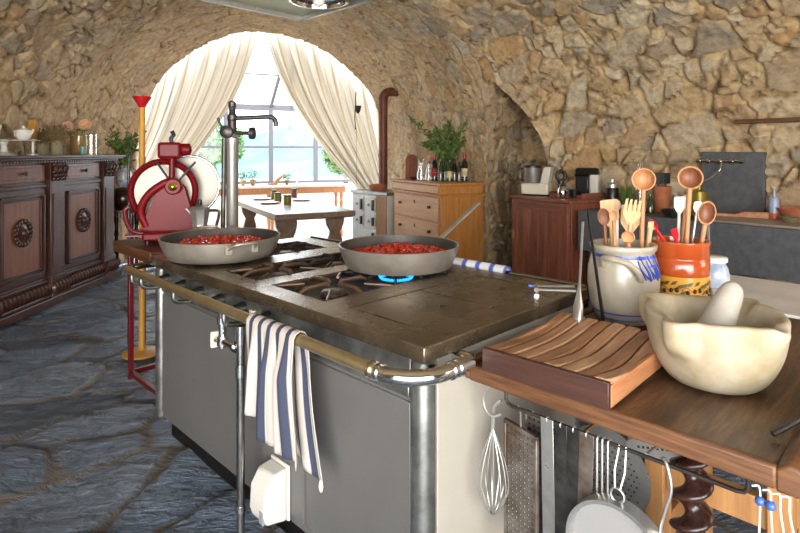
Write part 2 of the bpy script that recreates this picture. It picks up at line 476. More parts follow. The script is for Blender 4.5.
# the niche
iB = 1.0
s_of = us
Rb = rows[:, 2:4]
cl = np.r_[0, np.cumsum(np.linalg.norm(np.diff(Rb, axis=0), axis=1))]
wB = np.interp(1.0, us, cl); along = cl - wB
NW, NZ = .82, 2.50
def niche_left(z): return .40*np.clip((z-1.36)/.92, 0, 1)**1.3
def niche_top(w): return .75 + (NZ-.75)*np.sqrt(np.clip(1-(w/NW)**2, 0, 1))
AL = along[:, None] + 0*W
Zg = P0[:, :, 2]
rightside = W > 0
inh = rightside & (AL > niche_left(Zg)+.03) & (AL < NW) & (Zg < niche_top(np.clip(AL, 0, NW))-.03)
PALE = 1-sstep(U + W*.42 + .8*(fbm(U*1.5, W*1.5, 0, 3, 77)-.5), .6, 3.6)     # pinker stone by the window and left, lightened further as painted window light
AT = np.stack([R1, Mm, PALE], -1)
keep = ~(inh[:-1,:-1] & inh[1:,1:])
def stone_mat():
    m, nt, b = newmat('rubble_stone')
    a = N(nt, 'ShaderNodeAttribute', attribute_name='rubble'); sp = N(nt, 'ShaderNodeSeparateColor'); nt.links.new(a.outputs['Color'], sp.inputs[0])
    r = N(nt, 'ShaderNodeValToRGB'); r.color_ramp.interpolation = 'LINEAR'; e = r.color_ramp.elements
    cols = ['#9a9184', '#cbbb9f', '#c4a678', '#a39b8c', '#dccdae', '#bf9a6e', '#b3aa99', '#d8be94', '#a3937a']
    e[0].position = 0; e[0].color = srgb(cols[0]); e[1].position = 1; e[1].color = srgb(cols[-1])
    for k in range(1, len(cols)-1): q = e.new(k/(len(cols)-1)); q.color = srgb(cols[k])
    nt.links.new(sp.outputs[0], r.inputs[0])
    tc = N(nt, 'ShaderNodeTexCoord')
    n1 = N(nt, 'ShaderNodeTexNoise', Scale=1.3, Detail=6.0, Roughness=.65); nt.links.new(tc.outputs['Object'], n1.inputs['Vector'])
    n2 = N(nt, 'ShaderNodeTexNoise', Scale=16.0, Detail=8.0, Roughness=.7); nt.links.new(tc.outputs['Object'], n2.inputs['Vector'])
    # ochre weathering
    mx = N(nt, 'ShaderNodeMix', data_type='RGBA', blend_type='MIX'); mr = N(nt, 'ShaderNodeMapRange'); mr.inputs['From Min'].default_value = .45; mr.inputs['From Max'].default_value = .75; mr.inputs['To Max'].default_value = .5
    nt.links.new(n1.outputs[0], mr.inputs[0]); nt.links.new(mr.outputs[0], mx.inputs[0]); nt.links.new(r.outputs[0], mx.inputs[6]); mx.inputs[7].default_value = srgb('#b58f55')
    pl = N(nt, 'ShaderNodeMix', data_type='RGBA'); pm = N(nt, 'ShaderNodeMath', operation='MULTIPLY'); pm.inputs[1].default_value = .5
    nt.links.new(sp.outputs[2], pm.inputs[0]); nt.links.new(pm.outputs[0], pl.inputs[0]); nt.links.new(mx.outputs[2], pl.inputs[6]); pl.inputs[7].default_value = srgb('#ead0ae'); mx = pl  # peach stone tone plus the painted window light
    # speckle
    m2 = N(nt, 'ShaderNodeMix', data_type='RGBA', blend_type='MULTIPLY'); m2.inputs[0].default_value = .75
    r2 = N(nt, 'ShaderNodeValToRGB'); r2.color_ramp.elements[0].position = .3; r2.color_ramp.elements[0].color = (.38,.34,.3,1); r2.color_ramp.elements[1].position = .62; r2.color_ramp.elements[1].color = (1,1,1,1)
    nt.links.new(n2.outputs[0], r2.inputs[0]); nt.links.new(mx.outputs[2], m2.inputs[6]); nt.links.new(r2.outputs[0], m2.inputs[7])
    # mortar
    m3 = N(nt, 'ShaderNodeMix', data_type='RGBA'); m3.inputs[6].default_value = srgb('#a5895b')
    nm = N(nt, 'ShaderNodeMix', data_type='RGBA'); nm.inputs[6].default_value = srgb('#6b5435'); nm.inputs[7].default_value = srgb('#cdb283')
    r3 = N(nt, 'ShaderNodeMapRange'); r3.inputs['From Min'].default_value = .4; r3.inputs['From Max'].default_value = .6
    n3 = N(nt, 'ShaderNodeTexNoise', Scale=5.0, Detail=4.0); nt.links.new(tc.outputs['Object'], n3.inputs['Vector'])
    nt.links.new(n3.outputs[0], r3.inputs[0]); nt.links.new(r3.outputs[0], nm.inputs[0]); nt.links.new(nm.outputs[2], m3.inputs[6])
    nt.links.new(sp.outputs[1], m3.inputs[0]); nt.links.new(m2.outputs[2], m3.inputs[7])
    nt.links.new(m3.outputs[2], b.inputs['Base Color']); b.inputs['Roughness'].default_value = .85; b.inputs['Specular IOR Level'].default_value = .25
    bp = N(nt, 'ShaderNodeBump', Strength=.85, Distance=.018); nt.links.new(n2.outputs[0], bp.inputs['Height']); nt.links.new(bp.outputs[0], b.inputs['Normal'])
    return m
M['stone'] = stone_mat()
zc = P0[:, :, 2]; zf = zc[:-1,:-1]; spf = rows[:-1, 5][:, None] + .0*zf
Wf = W[:-1,:-1]
low = zf < spf
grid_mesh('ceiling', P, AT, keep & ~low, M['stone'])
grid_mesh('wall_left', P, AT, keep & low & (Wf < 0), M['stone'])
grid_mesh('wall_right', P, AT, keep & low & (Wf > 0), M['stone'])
# inside of the niche
def surf(w, z):
    s = float(np.interp(w+wB, cl, us)); r = station(s)[0]
    L, R, cr, sp = r[0:2], r[2:4], r[4], r[5]; c = (L+R)/2
    k = 1 if z < sp else math.sqrt(max(0, 1-((z-sp)/(cr-sp))**2))
    q = c+(R-c)*k
    return np.array([q[0], q[1], z])
ZAP = 2.28
curve = [(float(niche_left(z)), z) for z in np.linspace(0, ZAP, 110)]
for z in np.linspace(ZAP, .75, 120)[1:]:
    curve.append((NW*math.sqrt(max(0, 1-((z-.75)/(NZ-.75))**2)), float(z)))
curve += [(NW, z) for z in np.linspace(.75, 0, 40)[1:]]
base = np.array([surf(w, z) for w, z in curve])
nd = np.array([.62, .785, 0.]); ND = 62
dep = np.linspace(-.03, 1.15, ND)
G = base[:, None, :] + nd[None, None, :]*dep[None, :, None]
cu_ = np.r_[0, np.cumsum(np.linalg.norm(np.diff(base, axis=0), axis=1))][:, None] + 0*dep[None, :]
dv_ = dep[None, :] + 0*cu_
hN, mN, a1, a2 = rubble(dv_, cu_, .33, .2, 41)
g1 = np.gradient(G, axis=0); g2 = np.gradient(G, axis=1); nn = np.cross(g1, g2); nn /= np.linalg.norm(nn, axis=2, keepdims=True)+1e-9
ic = base.mean(axis=0)+nd*.4
sg = np.sign(((ic-G)*nn).sum(2)); G2 = G + nn*(hN*1.2*sg*np.clip(dep*8+.3, 0, 1)[None, :])[..., None]
grid_mesh('wall_niche_side', G2, np.stack([a1, mN, a2*.2], -1), np.ones((G.shape[0]-1, G.shape[1]-1), bool), M['stone'])
bw = np.linspace(-.5, 1.5, 90); bz = np.linspace(0, 2.8, 110)
b0 = surf(0, 0)+nd*.78; bd = np.array([.785, -.62, 0])
BW, BZ = np.meshgrid(bw, bz, indexing='ij')
hN, mN, a1, a2 = rubble(BW, BZ, .36, .22, 51)
Gb = b0[None, None, :] + bd[None, None, :]*BW[..., None] + np.array([0, 0, 1.])*BZ[..., None] - nd*(hN*1.3)[..., None]
grid_mesh('wall_niche_back', Gb, np.stack([a1, mN, a2*.2], -1), np.ones((89, 109), bool), M['stone'])

# floor of slate slabs
def slate_mat():
    m, nt, b = newmat('slate_paving')
    a = N(nt, 'ShaderNodeAttribute', attribute_name='rubble'); sp = N(nt, 'ShaderNodeSeparateColor'); nt.links.new(a.outputs['Color'], sp.inputs[0])
    r = N(nt, 'ShaderNodeValToRGB'); e = r.color_ramp.elements
    cols = ['#44566a', '#6a7d93', '#50647b', '#76879a', '#586a7f', '#84929f']
    e[0].position = 0; e[0].color = srgb(cols[0]); e[1].position = 1; e[1].color = srgb(cols[-1])
    for k in range(1, len(cols)-1): q = e.new(k/(len(cols)-1)); q.color = srgb(cols[k])
    nt.links.new(sp.outputs[0], r.inputs[0])
    tc = N(nt, 'ShaderNodeTexCoord')
    n1 = N(nt, 'ShaderNodeTexNoise', Scale=2.2, Detail=9.0, Roughness=.7, Distortion=1.2); nt.links.new(tc.outputs['Object'], n1.inputs['Vector'])
    mp = N(nt, 'ShaderNodeMapping'); mp.inputs['Scale'].default_value = (5, 13, 5); mp.inputs['Rotation'].default_value = (0, 0, .3)
    nt.links.new(tc.outputs['Object'], mp.inputs[0])
    n2 = N(nt, 'ShaderNodeTexNoise', Scale=1.4, Detail=8.0, Roughness=.65, Distortion=1.5); nt.links.new(mp.outputs[0], n2.inputs['Vector'])
    m2 = N(nt, 'ShaderNodeMix', data_type='RGBA', blend_type='MULTIPLY'); m2.inputs[0].default_value = .9
    r2 = N(nt, 'ShaderNodeValToRGB'); r2.color_ramp.elements[0].position = .35; r2.color_ramp.elements[0].color = (.25,.26,.28,1); r2.color_ramp.elements[1].position = .62; r2.color_ramp.elements[1].color = (1,1,1,1)
    nt.links.new(n2.outputs[0], r2.inputs[0]); nt.links.new(r.outputs[0], m2.inputs[6]); nt.links.new(r2.outputs[0], m2.inputs[7])
    m3 = N(nt, 'ShaderNodeMix', data_type='RGBA'); m3.inputs[6].default_value = srgb('#6a5c4b')
    nt.links.new(sp.outputs[1], m3.inputs[0]); nt.links.new(m2.outputs[2], m3.inputs[7])
    nt.links.new(m3.outputs[2], b.inputs['Base Color'])
    rr = N(nt, 'ShaderNodeMapRange'); rr.inputs['To Min'].default_value = .14; rr.inputs['To Max'].default_value = .45; b.inputs['Specular IOR Level'].default_value = .9; rr.inputs['From Min'].default_value = .35; rr.inputs['From Max'].default_value = .65
    nt.links.new(n1.outputs[0], rr.inputs[0])
    rm = N(nt, 'ShaderNodeMix', data_type='FLOAT'); rm.inputs[2].default_value = .8; nt.links.new(sp.outputs[1], rm.inputs[0]); nt.links.new(rr.outputs[0], rm.inputs[3]); nt.links.new(rm.outputs[0], b.inputs['Roughness'])
    ad = N(nt, 'ShaderNodeMath', operation='ADD'); nt.links.new(n1.outputs[0], ad.inputs[0]); nt.links.new(n2.outputs[0], ad.inputs[1])
    bp = N(nt, 'ShaderNodeBump', Strength=1.0, Distance=.075); nt.links.new(ad.outputs[0], bp.inputs['Height']); nt.links.new(bp.outputs[0], b.inputs['Normal'])
    return m
M['slate'] = slate_mat()
xs = np.concatenate([np.linspace(-4.6, 2.6, 330), np.linspace(2.6, 5, 12)[1:]]); ys = np.concatenate([np.linspace(-1.3, 1.2, 20), np.linspace(1.2, 8.9, 370)[1:]])
X, Y = np.meshgrid(xs, ys, indexing='ij')
e1 = X*.8+Y*.6; e2 = -X*.6+Y*.8
wu = e1 + .14*(fbm(X*2, Y*2, 0, 3, 61)-.5)*2; wv = e2 + .14*(fbm(X*2, Y*2, 4, 3, 61)-.5)*2
e, r1, r2, cx, cy = vor(wu/.58, wv/.40, 1.0, 71, True)
m = sstep(e, .03, .1)
h = m*.016*(.3+r2) + (fbm(X*4, Y*8, 0, 4, 81)-.5)*.034*m + m*(cx*(r1-.5)+cy*(r2-.5))*.05 - .025
# only the ground on the room's side of the window wall
AE = np.array([.925, .381]); AN = np.array([-.381, .925]); AP = np.array([-3.75, 7.2])
off = (X-AP[0])*AN[0] + (Y-AP[1])*AN[1]
fm = (off[:-1,:-1] < .25)
grid_mesh('floor', np.stack([X, Y, h], -1), np.stack([r1, m, r2], -1), fm, M['slate'])

# unseen rear wall with a wide opening, added to cut the sky light
tag(MB().box(-4.2, -2.2, -1.35, -1.2, 0, 3.5).box(2.6, 5.0, -1.35, -1.2, 0, 3.5).box(-2.2, 2.6, -1.35, -1.2, 2.35, 3.5).build('wall_back', mat('lime_plaster', '#cdbd9f', .85, 0, c2='#b7a685', nscale=3), smooth=False), kind='structure')
# veranda beyond the arch
def AW(t, off, z): return Vector((AP[0]+AE[0]*t+AN[0]*off, AP[1]+AE[1]*t+AN[1]*off, z))
AROT = math.atan2(AE[1], AE[0])
MA = Matrix.Translation((AP[0], AP[1], 0)) @ RZ(AROT)      # local x = along the arch wall, y = outwards
tag(MB(MA).box(-3, 8, .2, 2.6, -.12, -.02).build('floor_veranda', M['apron'], smooth=False), kind='structure')
tag(MB(MA).box(-3, 8, 2.38, 2.5, -.02, .80).build('wall_veranda', M['apron'], smooth=False), kind='structure')
win = thing('window_1', None, None); win.name = 'window_1'; win['kind'] = 'structure'; win.matrix_world = MA
for t in (.85, 1.665, 2.466, 3.31, 4.2, 5.0):
    MB().box(t-.04, t+.04, 2.4, 2.46, .88, 2.24).build('window_post', M['frame_metal'], win)
for z, th in ((.86, .05), (1.51, .045), (2.24, .11)):
    MB().box(-1, 6, 2.395, 2.465, z-th/2, z+th/2).build('window_rail', M['frame_metal'], win)
MB().box(-1, 6, 2.425, 2.43, .88, 2.22).build('window_pane', M['pane'], win)
for t in (.85, 2.466, 4.2):
    MB().add([(t-.03, 2.4, 2.24), (t+.03, 2.4, 2.24), (t+.03, .3, 3.38), (t-.03, .3, 3.38),
              (t-.03, 2.4, 2.32), (t+.03, 2.4, 2.32), (t+.03, .3, 3.46), (t-.03, .3, 3.46)],
             [(0,1,2,3),(7,6,5,4),(0,4,5,1),(1,5,6,2),(2,6,7,3),(3,7,4,0)]).build('rafter', M['frame_metal'], win)
MB().box(-1, 6, 1.50, 1.53, 2.71, 2.74).build('glazing_bar', M['frame_metal'], win)

# curtains
def curtain_mat():
    m, nt, b = newmat('thin_linen')
    uv = N(nt, 'ShaderNodeUVMap'); sp = N(nt, 'ShaderNodeSeparateXYZ'); nt.links.new(uv.outputs[0], sp.inputs[0])
    fr = N(nt, 'ShaderNodeMath', operation='MULTIPLY'); fr.inputs[1].default_value = 17.0; f2 = N(nt, 'ShaderNodeMath', operation='FRACT')
    nt.links.new(sp.outputs[0], fr.inputs[0]); nt.links.new(fr.outputs[0], f2.inputs[0])
    r = N(nt, 'ShaderNodeValToRGB'); e = r.color_ramp.elements
    e[0].position = .0; e[0].color = srgb('#d9d0c0'); e[1].position = 1; e[1].color = srgb('#d9d0c0')
    for p, c in ((.40, '#d9d0c0'), (.45, '#bda988'), (.58, '#c2b090'), (.63, '#d9d0c0')): q = e.new(p); q.color = srgb(c)
    nt.links.new(f2.outputs[0], r.inputs[0])
    d = N(nt, 'ShaderNodeBsdfDiffuse'); t = N(nt, 'ShaderNodeBsdfTranslucent'); mx = N(nt, 'ShaderNodeMixShader'); mx.inputs[0].default_value = .13
    nt.links.new(r.outputs[0], d.inputs[0]); nt.links.new(r.outputs[0], t.inputs[0]); nt.links.new(d.outputs[0], mx.inputs[1]); nt.links.new(t.outputs[0], mx.inputs[2])
    nt.links.new(mx.outputs[0], nt.nodes['Material Output'].inputs[0])
    return m
M['linen'] = curtain_mat()
def curtain(inner, outer_t, bottom_t, label, side, seed):
    nu, nw = 150, 50
    zt, zb = 3.32, .84
    vs = []; uv = []
    rng = random.Random(seed); ph = [rng.uniform(0, 6.28) for _ in range(4)]
    for i in range(nu+1):
        u = i/nu
        tt = inner[0][0]*(1-u)+outer_t*u; tb = bottom_t[0]*(1-u)+bottom_t[1]*u
        for j in range(nw+1):
            w = j/nw
            z = zt+(zb-zt)*w
            lin = tt+(tb-tt)*w
            sag = side*.25*math.sin(PI*min(1, w*1.02))*(1-u)
            t = lin - sag
            f = 9*u + .25*math.sin(3*w+ph[0])
            amp = (.055-.02*w)*(.6+.5*math.sin(7*u+ph[1]))+.02
            o = .15+amp*math.sin(2*PI*f+ph[2])+.018*math.sin(2*PI*f*2.3+ph[3])
            vs.append(tuple(AW(t, o, z))); uv.append((u, w))
    fs = [(i*(nw+1)+j, (i+1)*(nw+1)+j, (i+1)*(nw+1)+j+1, i*(nw+1)+j+1) for i in range(nu) for j in range(nw)]
    b = MB(); b.add(vs, fs); b.uv = uv
    o = b.build('curtain', M['linen'], angle=180)
    tag(o, label, 'curtain', 'linen curtains in the arch'); return o
curtain([(1.94, 3.2)], 4.1, (3.42, 4.05), 'right-hand white striped linen curtain swept towards the rusty flue pipe', 1, 4)
curtain([(1.93, 3.2)], -.35, (.62, -.3), 'left-hand white striped linen curtain swept behind the red slicer', -1, 9)

# outside
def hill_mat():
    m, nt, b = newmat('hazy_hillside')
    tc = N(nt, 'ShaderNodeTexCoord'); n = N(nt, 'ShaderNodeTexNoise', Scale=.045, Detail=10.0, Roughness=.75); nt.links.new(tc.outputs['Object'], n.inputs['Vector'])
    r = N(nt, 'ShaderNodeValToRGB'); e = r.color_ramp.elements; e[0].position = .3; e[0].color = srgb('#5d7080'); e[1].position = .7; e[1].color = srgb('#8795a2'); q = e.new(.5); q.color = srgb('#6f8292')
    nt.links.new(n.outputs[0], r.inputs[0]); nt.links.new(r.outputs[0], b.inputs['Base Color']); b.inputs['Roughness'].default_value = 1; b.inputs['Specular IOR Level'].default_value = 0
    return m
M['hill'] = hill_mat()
xs = np.linspace(-170, 90, 90); ds_ = np.linspace(0, 1, 60)
HX, HD = np.meshgrid(xs, ds_, indexing='ij')
HYY = 30+HD*160
HZ = -26 + sstep(HD, .0, 1)*(39+8*np.sin(HX*.03)) + (fbm(HX*.03, HD*6, 0, 4, 91)-.5)*10*HD
HZ = np.where(HD == 1, HZ, HZ)
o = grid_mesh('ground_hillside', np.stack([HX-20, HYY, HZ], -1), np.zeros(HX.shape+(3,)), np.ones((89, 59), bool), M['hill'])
tag(MB(MA).box(-14, 16, 2.5, 26, -.4, -.15).build('ground_terrace', mat('terrace_gravel', '#b7b29c', .9, 0, c2='#8b9a62', nscale=1.5)), kind='structure')

def leaves(n, c, rad, size, rng, shape='ball', M_=None, elong=2.2):
    b = MB(M_)
    for k in range(n):
        while True:
            p = Vector((rng.uniform(-1,1), rng.uniform(-1,1), rng.uniform(-1,1)))
            if p.length < 1: break
        p = Vector((p.x*rad[0], p.y*rad[1], p.z*rad[2])) + Vector(c)
        s = size*rng.uniform(.7, 1.3)
        q = Quaternion((rng.gauss(0,1), rng.gauss(0,1), rng.gauss(0,1), rng.gauss(0,1)+1e-3)).normalized()
        mm = Matrix.Translation(p) @ q.to_matrix().to_4x4()
        b.add([(-s*elong/2,0,0), (0,-s*.42,.1*s), (s*elong/2,0,-.15*s), (0,s*.42,.1*s)], [(0,1,2),(0,2,3)], mm)
    return b
def tree(t, off, h, r, label, seed, m):
    rng = random.Random(seed)
    p = AW(t, off, 0)
    root = thing('tree', label, 'tree', (p.x, p.y, -.15), 0, 'trees beyond the glass')
    b = MB(); b.tube(smoothpath([(0,0,0), (.06,.02,h*.4), (-.05,.04,h*.75), (0,0,h)], 4), .09, 8, rs=None)
    for k in range(6):
        a = rng.uniform(0, 6.28); z0 = h*rng.uniform(.4, .8)
        b.tube([(0,0,z0), (r*.4*math.cos(a), r*.4*math.sin(a), z0+h*.15), (r*.8*math.cos(a), r*.8*math.sin(a), z0+h*.22)], .035, 6)
    b.build('trunk', M['stem'], root)
    leaves(1500, (0,0,h*.8), (r, r, h*.36), .11, rng).build('foliage', m, root, smooth=False)
tree(1.5, 7.5, 2.2, .55, 'leafy tree beyond the glass, left of the centre window post', 1, M['leaf_l'])
tree(5.9, 9.2, 1.9, .7, 'leafy tree beyond the glass, near the right-hand curtain', 2, M['leaf_l'])
tree(2.9, 15, 2.3, .6, 'farthest small leafy tree beyond the right window panes', 3, M['leaf_l'])
# ------------------------------------------------------------------ cooking island
SX, SY, SR = -.268, 2.469, -PI/4
def st_local(p):
    """world point -> stove frame"""
    return Matrix.Rotation(-SR, 4, 'Z') @ (Vector(p)-Vector((SX, SY, 0)))
stove = thing('cooking_island', 'large grey enamel cooking island with brown steel hob, open gas burners and brass rail', 'stove', (SX, SY, 0), SR)
X0, X1, Y0, Y1 = -.93, .93, -.46, .46
xc = [X0, -.80, -.51, -.34, -.08, .03, .37, .49, .81, X1]; yc = [Y0, -.36, -.35, .33, .35, Y1]
def in_hole(x, y):
    if (-.80 < x < -.51 or -.34 < x < -.08 or .03 < x < .37) and -.36 < y < .33: return True
    if .49 < x < .81 and -.35 < y < .35: return True
    return False
def hob(xc, yc, z0, z1):
    vid = {}; b = MB()
    def V(i, j, k):
        if (i, j, k) not in vid: vid[(i,j,k)] = len(b.v); b.v.append(Vector((xc[i], yc[j], (z0, z1)[k])))
        return vid[(i,j,k)]
    solid = lambda i, j: 0 <= i < len(xc)-1 and 0 <= j < len(yc)-1 and not in_hole((xc[i]+xc[i+1])/2, (yc[j]+yc[j+1])/2)
    for i in range(len(xc)-1):
        for j in range(len(yc)-1):
            if not solid(i, j): continue
            b.f.append((V(i,j,1), V(i+1,j,1), V(i+1,j+1,1), V(i,j+1,1))); b.f.append((V(i,j,0), V(i,j+1,0), V(i+1,j+1,0), V(i+1,j,0)))
            if not solid(i-1, j): b.f.append((V(i,j,0), V(i,j,1), V(i,j+1,1), V(i,j+1,0)))
            if not solid(i+1, j): b.f.append((V(i+1,j,0), V(i+1,j+1,0), V(i+1,j+1,1), V(i+1,j,1)))
            if not solid(i, j-1): b.f.append((V(i,j,0), V(i+1,j,0), V(i+1,j,1), V(i,j,1)))
            if not solid(i, j+1): b.f.append((V(i,j+1,0), V(i,j+1,1), V(i+1,j+1,1), V(i+1,j+1,0)))
    return b
hb = hob(xc, yc, .855, .90).build('hob_top', M['slab'], stove, bevel=.004)
b = MB()
for x0, x1 in ((-.80,-.51), (-.34,-.08), (.03,.37)):
    w = MB().box(x0-.004, x1+.004, -.364, .334, .815, .825)
    w.box(x0-.01, x0, -.36, .33, .82, .856).box(x1, x1+.01, -.36, .33, .82, .856).box(x0-.01, x1+.01, -.37, -.36, .82, .856).box(x0-.01, x1+.01, .33, .34, .82, .856)
    w.build('burner_tray', M['well'], stove, smooth=False)
    xm = (x0+x1)/2
    for ym in (-.185, .155):
        bn = MB().lathe([(.068,.825),(.068,.85),(.05,.858)], 28, c=(xm,ym,0)).build('burner', M['dark_steel'], stove)
        MB().lathe([(.046,.856),(.054,.862),(.054,.872),(.044,.878),(.012,.880)], 28, c=(xm,ym,0)).build('burner_cap', M['burner'], bn)
        g = MB(); hw = (x1-x0)/2-.006; hh = .165
        r = .007
        g.tube([(xm-hw,ym-hh,.892),(xm+hw,ym-hh,.892),(xm+hw,ym+hh,.892),(xm-hw,ym+hh,.892)], r, 8, closed=True)
        for a in range(4):
            dx, dy = ((1,0),(0,1),(-1,0),(0,-1))[a]
            L = hw if dx else hh
            g.tube([(xm+dx*L, ym+dy*L, .893), (xm+dx*L*.8, ym+dy*L*.8, .908), (xm+dx*.035, ym+dy*.035, .910), (xm+dx*.028, ym+dy*.028, .900)], .0085, 8)
        for sx_ in (-1,1):
            for sy_ in (-1,1):
                g.tube([(xm+sx_*hw*.96, ym+sy_*hh*.96, .895), (xm+sx_*hw*.5, ym+sy_*hh*.5, .903)], .006, 8)
        g.build('pan_support', M['rust'] if ym < 0 else M['iron'], stove)
bfl = MB()
for k in range(36):
    a = 2*PI*k/36
    bfl.lathe([(.005,0),(.006,.008),(.001,.02)], 6, M=TR(.20+.062*math.cos(a), .155+.062*math.sin(a), .872) @ RZ(a) @ RY(.9))
bfl.build('flame', emit('gas_flame', '#1a7fe0', 3.0), stove)
for y0, y1 in ((-.345, -.006), (.0, .345)):
    p = MB().box(.494, .806, y0, y1, .86, .899).build('griddle_plate', M['slab'], stove, bevel=.003)
    ym = (y0+y1)/2+.06
    MB().cyl((.70, ym, .8985), .012, .0014, 16).build('finger_hole', M['well'], p)
# casing
body = MB().box(-.90, .90, -.425, .425, .11, .855).build('casing', M['grey_paint'], stove, bevel=.003)
MB().box(-.86, .86, -.38, .38, 0.0, .11).build('plinth', M['well'], stove, smooth=False)
def vpost(x, y, r=.045):
    return MB().box(x-r, x+r, y-r, y+r, .09, .855)
for sx_ in (-1, 1):
    for sy_ in (-1, 1):
        vpost(sx_*.885, sy_*.415, .032).build('corner_post', M['post'], stove, bevel=.026, seg=6)
MB().box(-.85, .34, -.432, -.42, .14, .72).build('front_panel', M['grey_paint'], body, bevel=.004)
MB().box(.36-.0, .85, -.432, -.42, .14, .72).build('front_panel', M['grey_paint'], body, bevel=.004)
MB().box(-.85, .85, -.437, -.42, .735, .765).build('trim_strip', M['post'], body, bevel=.003)
MB().box(-.85, .85, -.430, -.42, .77, .853).build('control_panel', M['post'], body, bevel=.003)
MB().box(.895, .912, -.385, .385, .12, .85).build('end_panel', M['white_paint'], body, bevel=.003)
for k, x in enumerate((-.78, -.60, -.42, -.24, -.06, .12)):
    kb = MB().lathe([(.026,0),(.026,.012),(.02,.03),(.0195,.042),(.012,.045)], 24, M=TR(x, -.43, .805) @ RX(PI/2)).build('control_knob', M['dark_steel'], stove)
    MB().box(-.004,.004,-.002,.03,0,.02, M=TR(x, -.462, .805) @ RX(0)).build('pointer', M['black'], kb)
# guard rail
ro, rz_ = .098, .843
rp_ = [(-.99, .30, rz_), (-.99, -.44, rz_)] + [(-.99+.12*(1-math.cos(a)), -Y1-ro+.12*(1-math.sin(a))+.0, rz_) for a in ()]
yl = Y0-ro
path = [(-.93, .34, rz_), (-1.0, .30, rz_), (-1.005, .1, rz_), (-1.005, yl+.05, rz_)] + [(-1.005+.05-.05*math.cos(a), yl+.05-.05*math.sin(a), rz_) for a in (.4,.8,1.2)] + [(-.95, yl, rz_)]
MB().tube(path, .016, 14).build('end_rail', M['tube'], stove)
MB().tube([(-.95, yl, rz_), (.86, yl, rz_)], .0185, 18).build('guard_rail', M['brass_rail'], stove)
cr = [(.855, yl, rz_)] + [(.86+.125*math.sin(a), yl+.125*(1-math.cos(a)), rz_) for a in [PI/2*k/10 for k in range(11)]] + [(.985, -.36, rz_), (.985, -.335, rz_)]
cb = MB().tube(cr, .0205, 18).build('rail_elbow', M['chrome'], stove)
for (x, y, dx, dy) in ((.862, yl, 1, 0), (.985, yl+.145, 0, 1), (.835, yl, 1, 0), (.985, yl+.17, 0, 1)):
    MB().tube([(x-dx*.006, y-dy*.006, rz_), (x+dx*.006, y+dy*.006, rz_)], .0245, 18).build('coupling', M['chrome'], cb)
MB().tube([(.985, -.335, rz_), (.975, -.315, rz_), (.91, -.31, rz_-.005)], .017, 14).build('rail_bracket', M['chrome'], stove)
MB().tube([(.985, yl+.12, rz_), (.93, -.43, rz_-.012), (.90,-.40,rz_-.02)], .016, 12).build('rail_bracket', M['chrome'], stove)
for x in (-.90, -.78, -.42, .02):
    br = MB().tube(smoothpath([(x, -.43, .79), (x, -.47, .775), (x, yl+.01, .785), (x, yl, rz_-.01)], 5), .010, 10).build('rail_bracket', M['tube'], stove)
    MB().box(x-.018, x+.018, -.445, -.43, .765, .815).build('bracket_foot', M['cream_pl'], br, bevel=.003)
# back rail (far side) carrying a second cloth
MB().tube([(-.90, .425, .835), (-.90, Y1+.045, .85), (-.90, Y1+.045, .893), (.90, Y1+.045, .893), (.90, Y1+.045, .85), (.90, .425, .835)], .009, 10).build('back_rail', M['tube'], stove)
# standing pipe with valve
xl = st_local(at(237, 400, .6)).x
q = Vector((-.291*1.987, 1.987, 0)); lp = st_local(q); px_ = lp.x
pp = MB().tube([(px_, yl+.012, .0), (px_, yl+.012, .74)], .0145, 14).build('stand_pipe', M['tube'], stove)
MB().lathe([(.0185,.62),(.0185,.66)], 16, c=(px_, yl+.012, 0)).build('coupling', M['chrome'], pp)
MB().lathe([(.021,.0),(.021,.012)], 16, c=(px_, yl+.012, 0)).build('foot_flange', M['chrome'], pp)
MB().lathe([(.0175,.14),(.0175,.16)], 16, c=(px_, yl+.012, 0)).build('coupling', M['chrome'], pp)
vx = px_-.135
vv = MB()
vv.tube([(px_, yl+.012, .735), (px_, yl+.012, .80)], .017, 14).tube([(px_, yl+.012, .715), (vx, yl+.012, .715)], .013, 12).tube([(vx, yl+.012, .69), (vx, yl+.012, .835)], .0145, 12)
vv.lathe([(.021,0),(.021,.03)], 14, M=TR(vx, yl+.012, .70)).lathe([(.02,0),(.02,.02)], 14, M=TR(vx, yl+.012, .78)).lathe([(.019,0),(.019,.02)], 14, M=TR(px_-.05, yl+.012, .715) @ RY(PI/2)).tube([(vx, yl+.012, .715), (vx-.035, yl+.005, .712)], .012, 10)
vo = vv.build('valve', M['chrome'], stove)
MB().box(vx-.052, vx-.036, yl-.012, yl+.018, .682, .742).build('valve_lever', M['cream_pl'], vo, bevel=.004)

# soap dispenser fixed to the casing
dl = st_local((-.226*1.99, 1.99, 0)); dx_ = dl.x
disp = thing('soap_dispenser', 'white plastic wall dispenser fixed low on the island front, beside the standing pipe', 'dispenser')
disp.matrix_world = stove.matrix_basis @ TR(dx_, -.433, .120) @ Matrix.Scale(.87, 4)
MB().box(-.066, .066, -.012, 0, 0, .225).build('back_plate', M['white_pl'], disp, bevel=.005)
poly = [(-.012,.0),(-.105,.02),(-.118,.06),(-.112,.15),(-.075,.205),(-.012,.215)]
MB().add([(x_, y, z) for x_ in (-.058, .058) for (y, z) in poly], [tuple(range(6)), tuple(range(11, 5, -1))] + [(k, k+6, (k+1) % 6+6, (k+1) % 6) for k in range(6)]).build('cover', M['white_pl'], disp, bevel=.01, seg=3)
MB().box(.02, .05, -.119, -.109, .025, .075, M=None).build('level_window', M['grey_pl'], disp, bevel=.002)
MB().box(-.0595, -.055, -.10, -.03, .02, .075).build('side_grip', M['grey_pl'], disp, bevel=.002)
